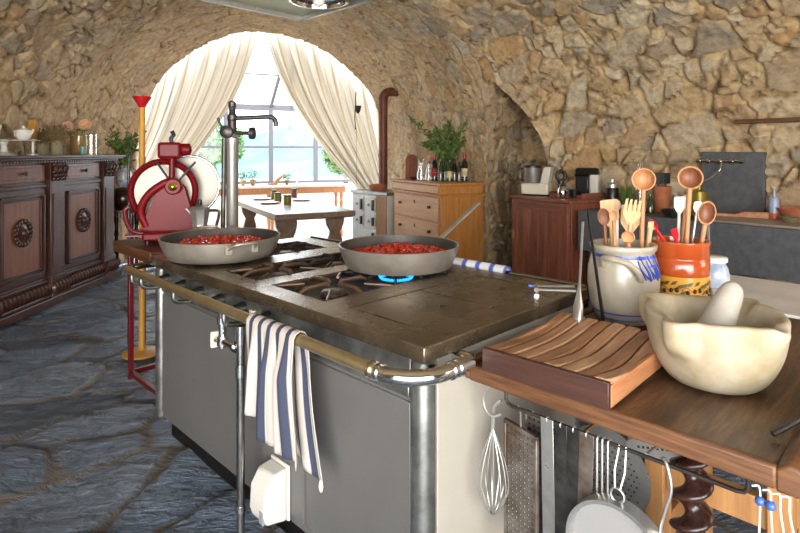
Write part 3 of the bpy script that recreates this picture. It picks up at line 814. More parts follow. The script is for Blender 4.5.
cable = MB().tube(smoothpath([(-.03, -.01, .18), (-.075, -.03, .17), (-.10, -.02, .10), (-.09, .0, -.05), (-.05, .0, -.12)], 6), .004, 8).build('hose', M['black'], disp)

# striped cloth over the front rail
M['towel'] = uvstripes('striped_cotton', '#b8afa6', '#33384a', [(.42, .82)], .19, .05)
M['towel2'] = uvstripes('blue_striped_cotton', '#dcdbe0', '#4a60a8', [(.40, .72)], .22, .1)
def cloth(name, x0, x1, yr, zr, rr, front, back, mat_, root, seed=1, spread=0.0, nfold=3.2):
    """cloth hung over a rail that runs along x: front(u) and back(u) give hem heights"""
    rng = random.Random(seed); nu, nv = 56, 60
    vs = []; uv = []
    for i in range(nu+1):
        u = i/nu; hf, hbk = front(u), back(u)
        Lf, Lb = zr-hf, zr-hbk; Lt = PI*rr; tot = Lf+Lt+Lb
        for j in range(nv+1):
            s = tot*j/nv
            xx = x0+(x1-x0)*u
            if s < Lf:
                d = (Lf-s); z = zr-d; y = yr-rr
                k = min(1, d/.12); fold = .013*k*math.sin(2*PI*nfold*u+.6+d*2)+.006*k*math.sin(2*PI*nfold*2.3*u+1.9)
                y += fold-.012*k; xx += spread*d*(u-.45)+.012*math.sin(d*9+u*4)*k
            elif s < Lf+Lt:
                a = (s-Lf)/rr; y = yr-rr*math.cos(a); z = zr+rr*math.sin(a)
            else:
                d = s-Lf-Lt; z = zr-d; y = yr+rr; k = min(1, d/.12)
                y += .008*k*math.sin(2*PI*nfold*u+2.0)+.004*k; xx += .16*d+.012*math.sin(d*9+u*3)*k
            vs.append((xx, y, z)); uv.append((u, j/nv))
    fs = [(i*(nv+1)+j, (i+1)*(nv+1)+j, (i+1)*(nv+1)+j+1, i*(nv+1)+j+1) for i in range(nu) for j in range(nv)]
    b = MB(); b.add(vs, fs); b.uv = uv
    o = b.build(name, mat_, root, angle=180)
    sd = o.modifiers.new('thick', 'SOLIDIFY'); sd.thickness = .003; sd.offset = 1
    return o
tw = thing('dish_towel', 'white and slate blue striped dish towel hanging over the brass rail', 'towel'); tw.matrix_world = stove.matrix_basis.copy()
cl_ = cloth('cloth', .225, .505, yl, rz_+.001, .0235, lambda u: .56-.10*u+.015*math.sin(9*u), lambda u: .52-.11*u, M['towel'], tw, 3, .08)
MB().tube(smoothpath([(.566, yl+.032, .425), (.572, yl+.03, .405), (.567, yl+.032, .392), (.560, yl+.032, .405), (.565, yl+.032, .425)], 5), .0035, 8).build('hanging_loop', M['string'], tw)
t2 = thing('dish_towel', 'blue and white striped towel lying over the far rail of the island', 'towel'); t2.matrix_world = stove.matrix_basis.copy()
la = st_local(at(472, 263, .86)).x; lb = st_local(at(527, 275, .86)).x
cloth('cloth', la, lb, Y1+.045, .896, .022, lambda u: .83, lambda u: .55, M['towel2'], t2, 5, 0, 4)
t2b = None

# pans
def pan(name, label, c, r, h, handle, lab2):
    root = thing(name, label, 'pan', (c[0], c[1], .909))
    rb = r*.80
    prof = [(.001,0),(rb,0),(rb+.02,.004),(r*.93,h*.35),(r*.985,h*.75),(r+.003,h),(r-.001,h+.002),(r-.006,h-.001)]
    MB().lathe(prof, 72, caps=False).build('pan_body', M['pan'], root, angle=50)
    ins = [(r-.0055,h-.0015),(r*.975-.006,h*.72),(r*.90,h*.35),(rb-.01,.008),(.001,.008)]
    o = MB(); vs = []; fs = []; n = 72
    for (q, z) in ins:
        for k in range(n): vs.append((q*math.cos(2*PI*k/n), q*math.sin(2*PI*k/n), z))
    for j in range(len(ins)-1):
        for k in range(n): fs.append((j*n+k, j*n+(k+1) % n, (j+1)*n+(k+1) % n, (j+1)*n+k))
    o.add(vs, fs).build('lining', M['pan_in'], root, angle=60)
    return root
p1c = (-.885, 2.77); p2c = (-.005, 2.52)
pan1 = pan('paella_pan', 'wide aluminium pan with two loop handles and chopped tomatoes, left on the hob', p1c, .285, .098, None, None)
for a in (math.radians(-62+8), math.radians(128-8)):
    hd = MB(RZ(a)); hd.tube(smoothpath([(.282,-.06,.07), (.30,-.058,.082), (.335,-.045,.098), (.342,0,.102), (.335,.045,.098), (.30,.058,.082), (.282,.06,.07)], 5), .0075, 10)
    hd.box(.272, .29, -.075, -.045, .052, .085).box(.272, .29, .045, .075, .052, .085)
    hd.build('loop_handle', M['pan'], pan1, bevel=0)
pan2 = pan('frying_pan', 'deep aluminium frying pan with raised long handle and chopped tomatoes, over the blue flame', p2c, .268, .098, None, None)
he = Vector((.41, 2.95, 1.15)) - Vector((p2c[0], p2c[1], .909)); dr = Vector((he.x, he.y, 0)).normalized()
hs = dr*.262+Vector((0,0,.075))
MB().tube([hs, hs.lerp(he, .12), hs.lerp(he, .5), he], .012, 12, flat=(1.25, .6), rs=[.013,.012,.0125,.015]).build('long_handle', M['pan'], pan2)
def chunks(label, c, r, z, seed):
    rng = random.Random(seed); b = MB()
    b.lathe([(.001,.0),(r,.0),(r-.004,.022),(.001,.026)], 48)
    for k in range(420):
        a = rng.uniform(0, 2*PI); q = r*.97*math.sqrt(rng.random())
        s = rng.uniform(.009, .018)
        b.rock((q*math.cos(a), q*math.sin(a), .026+rng.uniform(-.004, .016)+.018*(1-(q/r)**2)), s, rng)
    o = b.build('chopped_tomato', M['tomato'], None, angle=55); o.location = (c[0], c[1], z)
    return tag(o, label, 'tomatoes', kind='stuff')
chunks('bright red chopped tomatoes cooking in the left two-handled pan', p1c, .245, .925, 1)
chunks('bright red chopped tomatoes cooking in the long-handled frying pan', p2c, .228, .925, 2)

# pot filler column behind the left pan
fx = Vector((-.966, 3.225, 0))
fa = thing('pot_filler', 'tall chrome pot filler tap column with round valve wheels behind the left pan', 'tap', fx)
MB().lathe([(.05,0),(.05,.01),(.034,.02),(.034,1.46),(.036,1.465),(.036,1.50),(.026,1.51),(.02,1.53)], 28).build('column', M['steel'], fa)
MB().lathe([(.017,1.52),(.024,1.53),(.024,1.60),(.028,1.605),(.028,1.63),(.02,1.64),(.018,1.675),(.022,1.68),(.022,1.705),(.012,1.715)], 20).build('head', M['dark_steel'], fa)
MB().tube(smoothpath([(.02,0,1.615), (.10,0,1.617), (.20,0,1.622), (.235,0,1.617), (.25,0,1.595), (.252,0,1.565)], 6), .0135, 14).build('spout', M['dark_steel'], fa)
tm = MB().tube([(.0,-.0,1.53), (.10,-.02,1.528)], .012, 12).build('valve_stem', M['dark_steel'], fa)
MB().lathe([(.012,0),(.034,.006),(.036,.03),(.03,.036),(.008,.04)], 20, M=TR(.10,-.02,1.528) @ RY(PI/2)).build('valve_wheel', M['dark_steel'], fa)
MB().lathe([(.03,-.02),(.036,-.015),(.036,.02),(.018,.03),(.008,.031)], 24, M=TR(-.022,-.03,1.535) @ RX(PI/2)).build('round_valve', M['dark_steel'], fa)
MB().tube([(-.04,-.02,1.50), (-.045,-.03,.95)], .013, 10).build('side_pipe', M['dark_steel'], fa)
MB().tube([(-.04,-.03,1.53), (-.07,-.04,1.615)], .008, 10).build('lever', M['black'], fa)

# slicer stand and board
stand = thing('slicer_stand', 'dark red tubular stand with thick wooden top under the red slicer', 'stand', (-1.36, 3.52, 0), SR)
for sx_ in (-1,1):
    for sy_ in (-1,1):
        MB().box(sx_*.22-.014, sx_*.22+.014, sy_*.24-.014, sy_*.24+.014, 0, .80).build('leg', M['dark_red'], stand, bevel=.003)
MB().box(-.22,.22,-.253,-.227,.03,.056).box(-.22,.22,.227,.253,.03,.056).build('stretcher', M['dark_red'], stand)
MB().box(-.233,-.207,-.23,.23,.03,.056).box(.207,.233,-.23,.23,.03,.056).build('stretcher', M['dark_red'], stand)
MB().box(-.30, .29, -.32, .36, .80, .865).build('wooden_top', M['table_side'], stand, bevel=.006)
# slicer
SLC = Vector((-1.42, 3.50, .865))
sl = thing('meat_slicer', 'red enamelled flywheel meat slicer with big steel blade and black-knobbed sharpener', 'slicer', SLC, math.radians(12))
MB().box(-.15,.17,-.15,.17,.02,.075).build('base_plate', M['red'], sl, bevel=.015)
for sx_ in (-1,1):
    for sy_ in (-1,1): MB().cyl((sx_*.12, sy_*.12, 0), .018, .022, 14).build('foot', M['black'], sl)
ped = [(-.17,.07),(-.13,.16),(-.08,.28),(-.03,.345),(.035,.36),(.07,.33),(.10,.22),(.145,.07)]
MB().add([(x, y, z) for y in (-.075, -.005) for (x, z) in ped], [tuple(range(8)), tuple(range(15, 7, -1))] + [(k, (k+1) % 8, (k+1) % 8+8, k+8) for k in range(8)][::1]).build('pedestal', M['red'], sl, bevel=.012)
MB().tube(smoothpath([(-.14,-.06,.10), (-.17,-.07,.20), (-.12,-.08,.30), (-.02,-.085,.37), (.02,-.085,.36)], 6), .024, 12).build('curved_arm', M['red'], sl)
ring = [(.0+.19*math.cos(a), .03, .285+.19*math.sin(a)) for a in [2*PI*k/56 for k in range(56)]]
fw = MB(TR(-.06,0,.02)); fw.tube(ring, .02, 12, closed=True, flat=(1.5,1.0)); fw.build('blade_guard', M['red'], sl)
MB(TR(-.06,0,.02)).lathe([(.001,-.003),(.175,-.002),(.175,.002),(.001,.003)], 64, M=TR(0,.03,.285) @ RX(PI/2)).build('blade', M['blade'], sl)
MB().lathe([(.001,-.004),(.185,-.004),(.185,.004),(.001,.004)], 64, M=TR(.075,.13,.34) @ RX(PI/2)).build('flywheel_disc', M['blade'], sl)
MB().tube([(.075+.19*math.cos(a), .13, .34+.19*math.sin(a)) for a in [2*PI*k/56 for k in range(56)]], .009, 10, closed=True).build('flywheel_rim', M['chrome'], sl)
MB().tube([(.02,-.10,.345), (.02,.14,.345)], .022, 16).build('axle', M['dark_steel'], sl)
hb_ = MB().lathe([(.05,0),(.05,.03),(.042,.04)], 28, M=TR(.02,-.075,.345) @ RX(PI/2)).build('hub', M['red'], sl)
MB().lathe([(.026,0),(.026,.012),(.012,.018),(.006,.022)], 22, M=TR(.02,-.112,.345) @ RX(PI/2)).build('brass_knob', M['brass'], hb_)
for a in (.9, 2.2):
    MB().tube([(.02+.045*math.cos(a), -.07, .345+.045*math.sin(a)), (.02+.19*math.cos(a), -.03, .345+.19*math.sin(a))], .007, 8).build('brace', M['dark_steel'], sl)
MB().tube([(0,-.03,.36),(0,-.03,.53)], .018, 12).build('sharpener_post', M['red'], sl)
MB().box(-.075,.06,-.09,.03,.515,.615).build('sharpener_housing', M['red'], sl, bevel=.018, seg=3)
MB().lathe([(.035,0),(.038,.01),(.038,.05),(.02,.06)], 20, M=TR(.055,-.03,.57) @ RY(PI/2)).build('sharpener_wheel', M['red'], sl)
MB().tube([(0,-.03,.61),(-.005,-.03,.64),(.012,-.03,.66),(0,-.03,.685)], .013, 10).build('black_knob', M['black'], sl)
MB().tube(smoothpath([(-.11,-.1,.06), (-.21,-.13,.09), (-.24,-.15,.20), (-.22,-.15,.23)], 5), .014, 10).build('crank_handle', M['dark_red'], sl)
MB().box(-.24,-.14,-.16,-.02,.05,.065).build('meat_carriage', M['dark_red'], sl, bevel=.004)

# moka pot, pot behind tap
mk = thing('moka_pot', 'octagonal aluminium moka coffee pot between the slicer and the tap column', 'coffee pot', (-1.215, 3.40, .865))
MB().lathe([(.06,0),(.046,.09),(.044,.10),(.048,.105),(.046,.12),(.062,.205),(.064,.21),(.05,.222),(.008,.232)], 8).build('body', M['steel'], mk, angle=20)
MB().lathe([(.008,.228),(.014,.24),(.012,.262),(.004,.268)], 12).build('lid_knob', M['black'], mk)
MB().tube(smoothpath([(.055,0,.20),(.11,0,.198),(.115,0,.17),(.10,0,.11)], 5), .009, 8).build('handle', M['dark_steel'], mk)
MB().tube([(-.055,0,.18),(-.085,0,.21)], .008, 8).build('spout', M['steel'], mk)
# yellow pole with red funnel
cp = atd(142, 106, 3.95)
ash = thing('funnel_stand', 'ochre pole topped by a red funnel, standing behind the red slicer', 'stand', (cp.x, cp.y, 0))
MB().lathe([(.13,0),(.13,.012),(.03,.03),(.022,.04)], 24).build('foot', M['ochre'], ash)
MB().cyl((0,0,.035), .021, cp.z-.03, 18).build('pole', M['ochre'], ash)
MB().lathe([(.022,cp.z-.01),(.026,cp.z),(.062,cp.z+.058),(.064,cp.z+.066),(.056,cp.z+.064),(.02,cp.z+.01)], 24).build('funnel', M['red_pl'], ash)
# crutch-like bent steel tube rack
c2 = atd(137, 150, 4.15)
rk = thing('tube_rack', 'bent grey steel tube hoop rising beside the ochre pole', 'rack', (c2.x, c2.y, 0))
MB().tube(smoothpath([(-.06,0,0),(-.06,0,1.0),(-.06,0,1.33),(-.045,0,1.40),(-.02,0,1.43),(.02,0,1.43),(.05,0,1.39),(.055,0,1.3),(.055,0,1.0),(.055,0,0)], 5), .010, 10).build('hoop', M['dark_steel'], rk)

# extraction fixture overhead
hd = thing('heat_lamp_hood', 'square grey metal lamp hood with round reflector hanging over the island', 'lamp', (-.53, 2.62, 0), SR)
z0 = 2.13
# frame tray around a pale green inside
MB().box(-.30,.30,-.30,-.275,z0,z0+.12).box(-.30,.30,.275,.30,z0,z0+.12).box(-.30,-.275,-.30,.30,z0,z0+.12).box(.275,.30,-.30,.30,z0,z0+.12).build('hood_frame', M['steel'], hd, bevel=.003)
MB().box(-.29,.29,-.29,.29,z0+.11,z0+.125).build('hood_top', M['post'], hd)
MB().box(-.27,.27,-.27,.27,z0+.02,z0+.03).build('inner_plate', mat('pale_green_metal', '#b9bb96', .4, .3), hd)
rf = MB().lathe([(.13,z0+.019),(.14,z0-.004),(.125,z0-.006),(.12,z0+.012),(.05,z0+.018),(.001,z0+.018)], 40, c=(.10,.11,0)).build('reflector', M['chrome'], hd)
MB().ball((.10,.11,z0+.0), .03).build('bulb', M['white_pl'], rf)
for sx_ in (-1,1): MB().cyl((sx_*.25, 0, z0+.12), .007, 1.05, 10).build('hanging_rod', M['dark_steel'], hd)
# ------------------------------------------------------------------ butcher table and what stands on it
TC = Vector((.212, 1.588, 0)); TA = math.radians(-44.8)
ZT = .82
tbl = thing('butcher_table', 'worn brown wooden work table with raised edges and a dark twisted leg', 'table', TC, TA)
TL, TW = 1.16, .727      # length away from the camera (local y), width (local x)
def top_z(x, y):
    # the top dishes in the middle and curls up towards the right-hand end
    return ZT - .010*math.sin(PI*min(1, max(0, x/TW)))
nx, ny = 40, 60; vs = []; 
for i in range(nx+1):
    x = TW*i/nx
    for j in range(ny+1):
        y = TL*j/ny
        z = ZT - .012*math.sin(PI*x/TW)*math.sin(PI*min(1, y/TL)) 
        e = TW-x
        if e < .07: z += .0*(1-e/.07)
        vs.append((x, y, z))
n1 = len(vs)
vs += [(v[0], v[1], ZT-.04) for v in vs[:n1]]
fs = []
I = lambda i, j: i*(ny+1)+j
for i in range(nx):
    for j in range(ny):
        fs.append((I(i,j), I(i+1,j), I(i+1,j+1), I(i,j+1))); fs.append((n1+I(i,j), n1+I(i,j+1), n1+I(i+1,j+1), n1+I(i+1,j)))
for i in range(nx): fs.append((I(i,0), n1+I(i,0), n1+I(i+1,0), I(i+1,0))); fs.append((I(i,ny), I(i+1,ny), n1+I(i+1,ny), n1+I(i,ny)))
for j in range(ny): fs.append((I(0,j), I(0,j+1), n1+I(0,j+1), n1+I(0,j))); fs.append((I(nx,j), n1+I(nx,j), n1+I(nx,j+1), I(nx,j+1)))
MB().add(vs, fs).build('table_top', M['table_wood'], tbl, bevel=.004, angle=30)
MB().box(-.004, TW+.0, -.022, -.001, ZT-.042, ZT+.004).build('front_lip', M['table_side'], tbl, bevel=.006)
MB().box(-.022, -.001, -.022, TL, ZT-.04, ZT+.014).build('side_lip', M['table_side'], tbl, bevel=.006)
# curled right-hand end piece
cp_ = [(TW-.002,-.0),(TW+.03,-.0)]
w = MB(); ends = []
for k in range(13):
    y = -.02 + .50*k/12
    ends.append(y)
vs = []; 
for k, y in enumerate(ends):
    q = k/12; up = .05*q**.6; thick = .045
    vs += [(TW-.002, y, ZT-.045), (TW+.04, y, ZT-.045), (TW+.045, y, ZT+.006+up), (TW+.02, y, ZT+.012+up), (TW-.002, y, ZT+.0+up*.3)]
fs = [tuple(range(5)), tuple(range(len(vs)-1, len(vs)-6, -1))] + [(k*5+a, k*5+5+a, k*5+5+(a+1) % 5, k*5+(a+1) % 5) for k in range(12) for a in range(5)]
w.add(vs, fs).build('end_lip', M['table_side'], tbl, bevel=.005)
MB().tube(smoothpath([(TW-.03,.10,ZT+.012),(TW+.0,.14,ZT+.032),(TW+.03,.22,ZT+.055),(TW+.035,.34,ZT+.06)], 5), .006, 8).build('iron_strap', M['iron'], tbl)
# twisted legs
def twist(x, y, h):
    n, m = 28, 110; vs = []; fs = []
    for j in range(m+1):
        z = h*j/m; ph = 2*PI*z/.072
        end = min(1, z/.04, (h-z)/.03)
        for k in range(n):
            a = 2*PI*k/n; r = .030*(1+.06*end*math.cos(a-ph))
            cx_, cy_ = .0155*end*math.cos(ph), .0155*end*math.sin(ph)
            vs.append((x+cx_+r*math.cos(a), y+cy_+r*math.sin(a), z))
    for j in range(m):
        for k in range(n): fs.append((j*n+k, j*n+(k+1) % n, (j+1)*n+(k+1) % n, (j+1)*n+k))
    fs.append(tuple(reversed(range(n)))); fs.append(tuple(range(m*n, m*n+n)))
    return MB().add(vs, fs)
for (x, y) in ((.53, .13), (.60, TL-.14), (.10, TL-.14)):
    twist(x, y, ZT-.052).build('twisted_leg', M['twist'], tbl, angle=70)
# pale wooden trestle under the table
tr = thing('wooden_trestle', 'pale pine trestle frame standing under the butcher table', 'trestle', TC, TA)
for (x, y) in ((.40, .28), (.68, .28), (.68, .64), (.40, .64)):
    MB().box(x-.025, x+.025, y-.03, y+.03, 0, .765).build('post', M['pine'], tr, bevel=.003)
MB().box(.425, .655, .265, .295, .53, .60).build('rail', M['pine'], tr, bevel=.003)
MB().box(.425, .655, .625, .655, .54, .61).build('rail', M['pine'], tr, bevel=.003)
MB().box(.665, .695, .31, .61, .50, .57).build('rail', M['pine'], tr, bevel=.003)
MB().box(.385, .415, .31, .61, .36, .43).build('rail', M['pine'], tr, bevel=.003)
# slatted bread board
BC = Vector((.233, 1.536, 0)); BA = math.radians(-43)
bd_ = thing('slatted_board', 'slatted wooden bread board with dark front edge on the near table corner', 'board', (BC.x, BC.y, ZT+.005), BA)
BWd, BLn = .35, .45
zt_ = .055
MB().box(0, BWd, -.014, .0, 0, zt_+.008).build('front_edge', M['block_side'], bd_, bevel=.002)
MB().box(BWd-.012, BWd, 0, BLn, 0, zt_-.004).build('side_edge', M['orange_wood'], bd_, bevel=.002)
MB().box(0, .012, 0, BLn, 0, zt_-.004).build('side_edge', M['slat_dark'], bd_, bevel=.002)
MB().box(.012, BWd-.012, 0, BLn, 0, .025).build('crumb_tray', M['block_side'], bd_)
ns = 8; rng = random.Random(5)
for k in range(ns):
    a0 = .001+BWd*k/ns; a1 = BWd*(k+1)/ns-.007
    vs = []; m_ = 16
    ph = rng.uniform(-.3,.3)
    for j in range(m_+1):
        y = BLn*j/m_; sag = -.016*math.sin(PI*min(1, j/m_*1.05))+.004*math.sin(7*j/m_+ph*4); wob = .006*math.sin(PI*j/m_*2+ph)*(1 if 0<j<m_ else 0)
        q = .006*rng.uniform(-1,1)*0
        vs += [(a0+wob, y, zt_-.022+sag*.6), (a1+wob, y, zt_-.022+sag*.6), (a1+wob, y, zt_+.006+sag+.002*math.sin(k)), (a0+wob, y, zt_+.006+sag)]
    fs = [(3,2,1,0), tuple(range(len(vs)-4, len(vs)))] + [(j*4+a, j*4+(a+1) % 4, j*4+4+(a+1) % 4, j*4+4+a) for j in range(m_) for a in range(4)]
    MB().add(vs, fs).build('slat', M['slat'] if k % 3 else M['slat_dark'], bd_, bevel=.003)

# marble mortar and pestle
mc = Vector((.835, 1.49, 0)); mc = Vector(((714-400)/F*1.485, 1.485, ZT-.006))
mor = thing('mortar', 'big cream marble mortar with lug handles on the wooden table', 'mortar', mc, math.radians(-8))
def mfn(x, y, z, a): return (x, y, z)
vs = []; n = 96
prof = [(.001,0),(.098,0),(.114,.010),(.140,.045),(.155,.085),(.159,.100),(.162,.115),(.165,.135),(.167,.155),(.169,.178),(.166,.187),(.158,.190),(.140,.187),(.130,.165),(.115,.11),(.085,.06),(.05,.04),(.001,.036)]
fs = []
for j, (r, z) in enumerate(prof):
    for k in range(n):
        a = 2*PI*k/n; rr = r; zz = z
        outer = j <= 12
        if outer and z > .09:
            for la_ in (math.radians(222), math.radians(42), math.radians(132)):
                d = math.atan2(math.sin(a-la_), math.cos(a-la_))
                g = math.exp(-(d/.19)**4)
                rr += g*.046*min(1, (z-.09)/.03)*(1 if j < 12 else .85)
            d = math.atan2(math.sin(a+math.radians(52)), math.cos(a+math.radians(52)))    # pouring lip
            g = math.exp(-(d/.11)**4); rr += g*.016*min(1, max(0, (z-.12)/.04))
            if j >= 9: zz -= g*.010
        if not outer and j <= 13:
            d = math.atan2(math.sin(a+math.radians(52)), math.cos(a+math.radians(52))); zz -= math.exp(-(d/.09)**4)*.012*(1 if j == 13 else .4)
        zz += .0025*math.sin(3*a+1)*(z/.19) + .0015*math.sin(7*a)*(z/.19)
        vs.append((rr*math.cos(a), rr*math.sin(a), zz))
for j in range(len(prof)-1):
    for k in range(n): fs.append((j*n+k, j*n+(k+1) % n, (j+1)*n+(k+1) % n, (j+1)*n+k))
fs.append(tuple(reversed(range(n))))
MB().add(vs, fs).build('bowl', M['marble'], mor, subsurf=1, angle=180)
pst = thing('pestle', 'pale stone pestle leaning inside the marble mortar', 'pestle', mc)
p0 = Vector((-.045, -.02, .064)); p1 = Vector((.075, .03, .252))
dirp = p1-p0
pts = [p0+dirp*t for t in (0,.04,.12,.3,.5,.7,.85,.94,.985,1)]
MB().tube(pts, .03, 24, rs=[.018,.033,.042,.044,.041,.036,.032,.026,.016,.004]).build('shaft', M['pestle'], pst, subsurf=1, angle=180)

# stoneware crock
cc = Vector(((623-400)/F*2.01, 2.01, ZT))
crk = thing('utensil_crock', 'grey stoneware jar with blue painted bands holding wooden spoons', 'jar', cc)
CH = .275
prof = [(.001,0),(.088,0),(.095,.008),(.112,.06),(.122,.13),(.120,.19),(.106,.238),(.104,.248),(.112,.256),(.114,CH-.004),(.110,CH),(.102,CH-.002),(.098,.25),(.11,.19),(.112,.13),(.10,.05),(.08,.02),(.001,.018)]
MB().lathe(prof, 64).build('jar_body', M['ceramic'], crk, angle=60)
def band(z0, z1, profr, m, name='painted_band', a0=0, a1=2*PI, n=64, wav=0):
    vs = []; fs = []
    for k in range(n+1):
        a = a0+(a1-a0)*k/n; o_ = wav*math.sin(6*a)
        for z in (z0, (z0+z1)/2, z1): r = profr(z)+.0009; vs.append((r*math.cos(a), r*math.sin(a), z+o_))
    for k in range(n): fs += [(k*3, k*3+3, k*3+4, k*3+1), (k*3+1, k*3+4, k*3+5, k*3+2)]
    return MB().add(vs, fs).build(name, m, crk, angle=180)
def cr_r(z): return float(np.interp(z, [0,.008,.06,.13,.19,.238,.248], [.088,.095,.112,.122,.120,.106,.104]))
band(.232, .243, cr_r, M['blue']); band(.205, .213, cr_r, M['blue'], a0=-1.2, a1=1.2); band(.038, .044, cr_r, M['blue']); band(.018, .022, cr_r, M['blue'])
rng = random.Random(8)
# brushed leaf sprays on the right flank
for a_c in (-1.42, -1.12, -.80):
    for k in range(6):
        aa = a_c + .05*(k-2.5); zz = .16 + .008*k
        pts = []
        for t in (0, .33, .66, 1):
            z = zz+.045*(1-t)*(1 if k % 2 else .6)-.02*k*.3*t; a = aa-.12+.22*t+.03*math.sin(3*t+k)
            r = cr_r(z)+.0005; pts.append((r*math.cos(a), r*math.sin(a), z))
        MB().tube(smoothpath(pts, 4), .0042, 6, flat=(1,.5)).build('painted_stroke', M['blue'], crk)
for a in (math.radians(-115), math.radians(65)):
    hm = MB(RZ(a)); hm.tube(smoothpath([(.098,-.055,.205), (.125,-.052,.235), (.150,-.03,.240), (.156,0,.236), (.152,.03,.225), (.135,.055,.195), (.115,.062,.17)], 5), .0125, 12, flat=(1.15,.85))
    hm.build('ear_handle', M['ceramic'], crk)
# orange glazed crock
oc = Vector(((680-400)/F*2.10, 2.10, ZT))
ock = thing('utensil_crock', 'orange glazed jar with a yellow olive-painted band holding spoons', 'jar', oc)
OR, OH = .098, .272
MB().lathe([(.001,0),(OR-.004,0),(OR,.006),(OR,.148)], 64).build('yellow_band', M['yellow'], ock)
MB().lathe([(OR,.148),(OR+.001,.15),(OR+.001,.205),(OR-.002,.208),(OR-.002,.214),(OR+.001,.218),(OR+.001,.255),(OR+.005,.262),(OR+.005,OH),(OR-.006,OH),(OR-.01,.255),(OR-.01,.02),(.001,.018)], 64).build('jar_body', M['orange'], ock, angle=50)
oli = MB(); lvs = MB(); stm = MB()
def onb(a, z, o_=0): return Vector(((OR+o_)*math.cos(a), (OR+o_)*math.sin(a), z))
for cc_ in (-2.35, -1.55, -.75):
    for (da, dz) in ((-.22,.045),(-.10,.028),(.02,.050),(.13,.030),(.22,.052),(-.3,.025),(.05,.018)):
        oli.ball(onb(cc_+da, dz+.05), .0075, n=10, sc=(.9,.9,1.15))
    for s_, z_ in ((.30,.066),(.12,.078),(-.15,.075),(-.34,.07),(.42,.045)):
        a = cc_+s_; u = .13
        vs = [onb(a-u, z_+.040, .001), onb(a-u*.3, z_+.054, .0012), onb(a+u*.3, z_+.056, .0012), onb(a+u, z_+.058, .001), onb(a+u*.3, z_+.044, .0012), onb(a-u*.3, z_+.042, .0012)]
        lvs.add(vs, [(0,5,4,3,2,1)])
    stm.tube([onb(cc_+k*.09-.4, .105+.008*math.sin(k*1.1)) for k in range(10)], .0015, 6)
oli.build('painted_olives', M['iron'], ock); lvs.build('painted_leaves', mat('olive_leaf_paint', '#4c4a2a', .4), ock, smooth=False); stm.build('painted_stem', mat('stem_paint', '#5b4a26', .4), ock)

# utensils : built from a start point low in the jar to the head
def spoon(name, label, cat, p0, p1, rh, m, kind='round', grp=None, hr=.0065, depth=.5, inner=None):
    p0 = Vector(p0); p1 = Vector(p1); d = (p1-p0); L = d.length; d.normalize()
    # frame: z along the handle, x across the head, y front
    view = Vector((p1.x, p1.y, 0)).normalized()
    xx = view.cross(d).normalized() ; yy = d.cross(xx)
    Mx = Matrix((xx.to_4d(), yy.to_4d(), d.to_4d(), (0,0,0,1))).transposed(); Mx[3] = (0,0,0,1)
    for r_ in range(3): Mx[r_][3] = p0[r_]
    root = thing(name, label, cat, (0,0,0)); root['group'] = grp if grp else 'utensils in the jars'
    root.location = p0
    Mx = Matrix.Translation(-p0) @ Mx
    b = MB(Mx)
    if kind in ('round', 'oval'):
        ry = rh*(1.0 if kind == 'round' else 1.5)
        b.tube([(0,0,0), (0,0,L-2*ry+.004)], hr, 10, rs=[hr*.9, hr*1.1]); b.build('handle', m, root)
        n = 36; vs = []; fs = []
        prof = [(0.0,-1),(.25,-.96),(.5,-.80),(.70,-.52),(.82,-.18),(.87,-.02),(.92,.03),(.97,.02),(1.0,-.06),(.98,-.22),(.85,-.62),(.62,-.95),(.35,-1.12),(0.001,-1.2)]
        for (q, w_) in prof:
            for k in range(n):
                a = 2*PI*k/n; vs.append((rh*max(q,.001)*math.cos(a), -w_*depth*rh, L-ry+ry*max(q,.001)*math.sin(a)))
        for j in range(len(prof)-1):
            for k in range(n):
                k2 = (k+1) % n; fs.append((j*n+k, (j+1)*n+k, (j+1)*n+k2, j*n+k2))
        if inner:
            MB(Mx @ TR(0, -.0012, 0)).add(vs[:5*n], fs[:4*n]).build('worn_shaded_hollow', inner, root, angle=80)  # darker hollow: worn wood with the bowl's shade painted in
        MB(Mx).add(vs, fs).build('bowl', m, root)
    elif kind in ('flat', 'fork'):
        hl = rh*3.2
        b.tube([(0,0,0), (0,0,L-hl+.01)], hr, 10); b.build('handle', m, root)
        out = [(-hr,L-hl),(-rh,L-hl*.62),(-rh,L-.004),(-rh*.8,L),(rh*.8,L+.004),(rh,L),(rh,L-hl*.62),(hr,L-hl)]
        if kind == 'flat':
            MB(Mx @ RX(PI/2)).prism([(x,z) for x,z in out], -.003, .003).build('blade', m, root, bevel=.0015)
        else:
            w = MB(Mx @ RX(PI/2)); w.prism([(-hr,L-hl),(-rh,L-hl*.62),(-rh,L-hl*.45),(rh,L-hl*.45),(rh,L-hl*.62),(hr,L-hl)], -.003, .003)
            for k in range(4):
                a0 = -rh+2*rh*k/4+.001; w.prism([(a0,L-hl*.46),(a0+rh*.36,L-hl*.46),(a0+rh*.34,L),(a0+.002,L-.004)], -.003, .003)
            w.build('tines', m, root)
    return root
zb = ZT+.025
def head(px, py, d): return atd(px, py, d)
G1, G2 = 'utensils in the blue banded jar', 'utensils in the orange jar'
spoon('wooden_spoon', 'tall round-headed wooden spoon rising highest from the blue banded jar', 'spoon', cc+Vector((.05,-.02,.03)), head(644,168,2.0), .041, M['spoon'], 'round', G1, .008, .55, M['spoon_m'])
spoon('wooden_fork', 'pale slotted wooden fork in the blue banded jar', 'fork', cc+Vector((-.02,.0,.03)), head(634,199,1.97), .029, M['spoon_l'], 'fork', G1)
spoon('wooden_spatula', 'pale wide wooden spatula at the back of the blue banded jar', 'spatula', cc+Vector((-.01,.04,.03)), head(609,200,2.06), .032, M['spoon_l'], 'flat', G1)
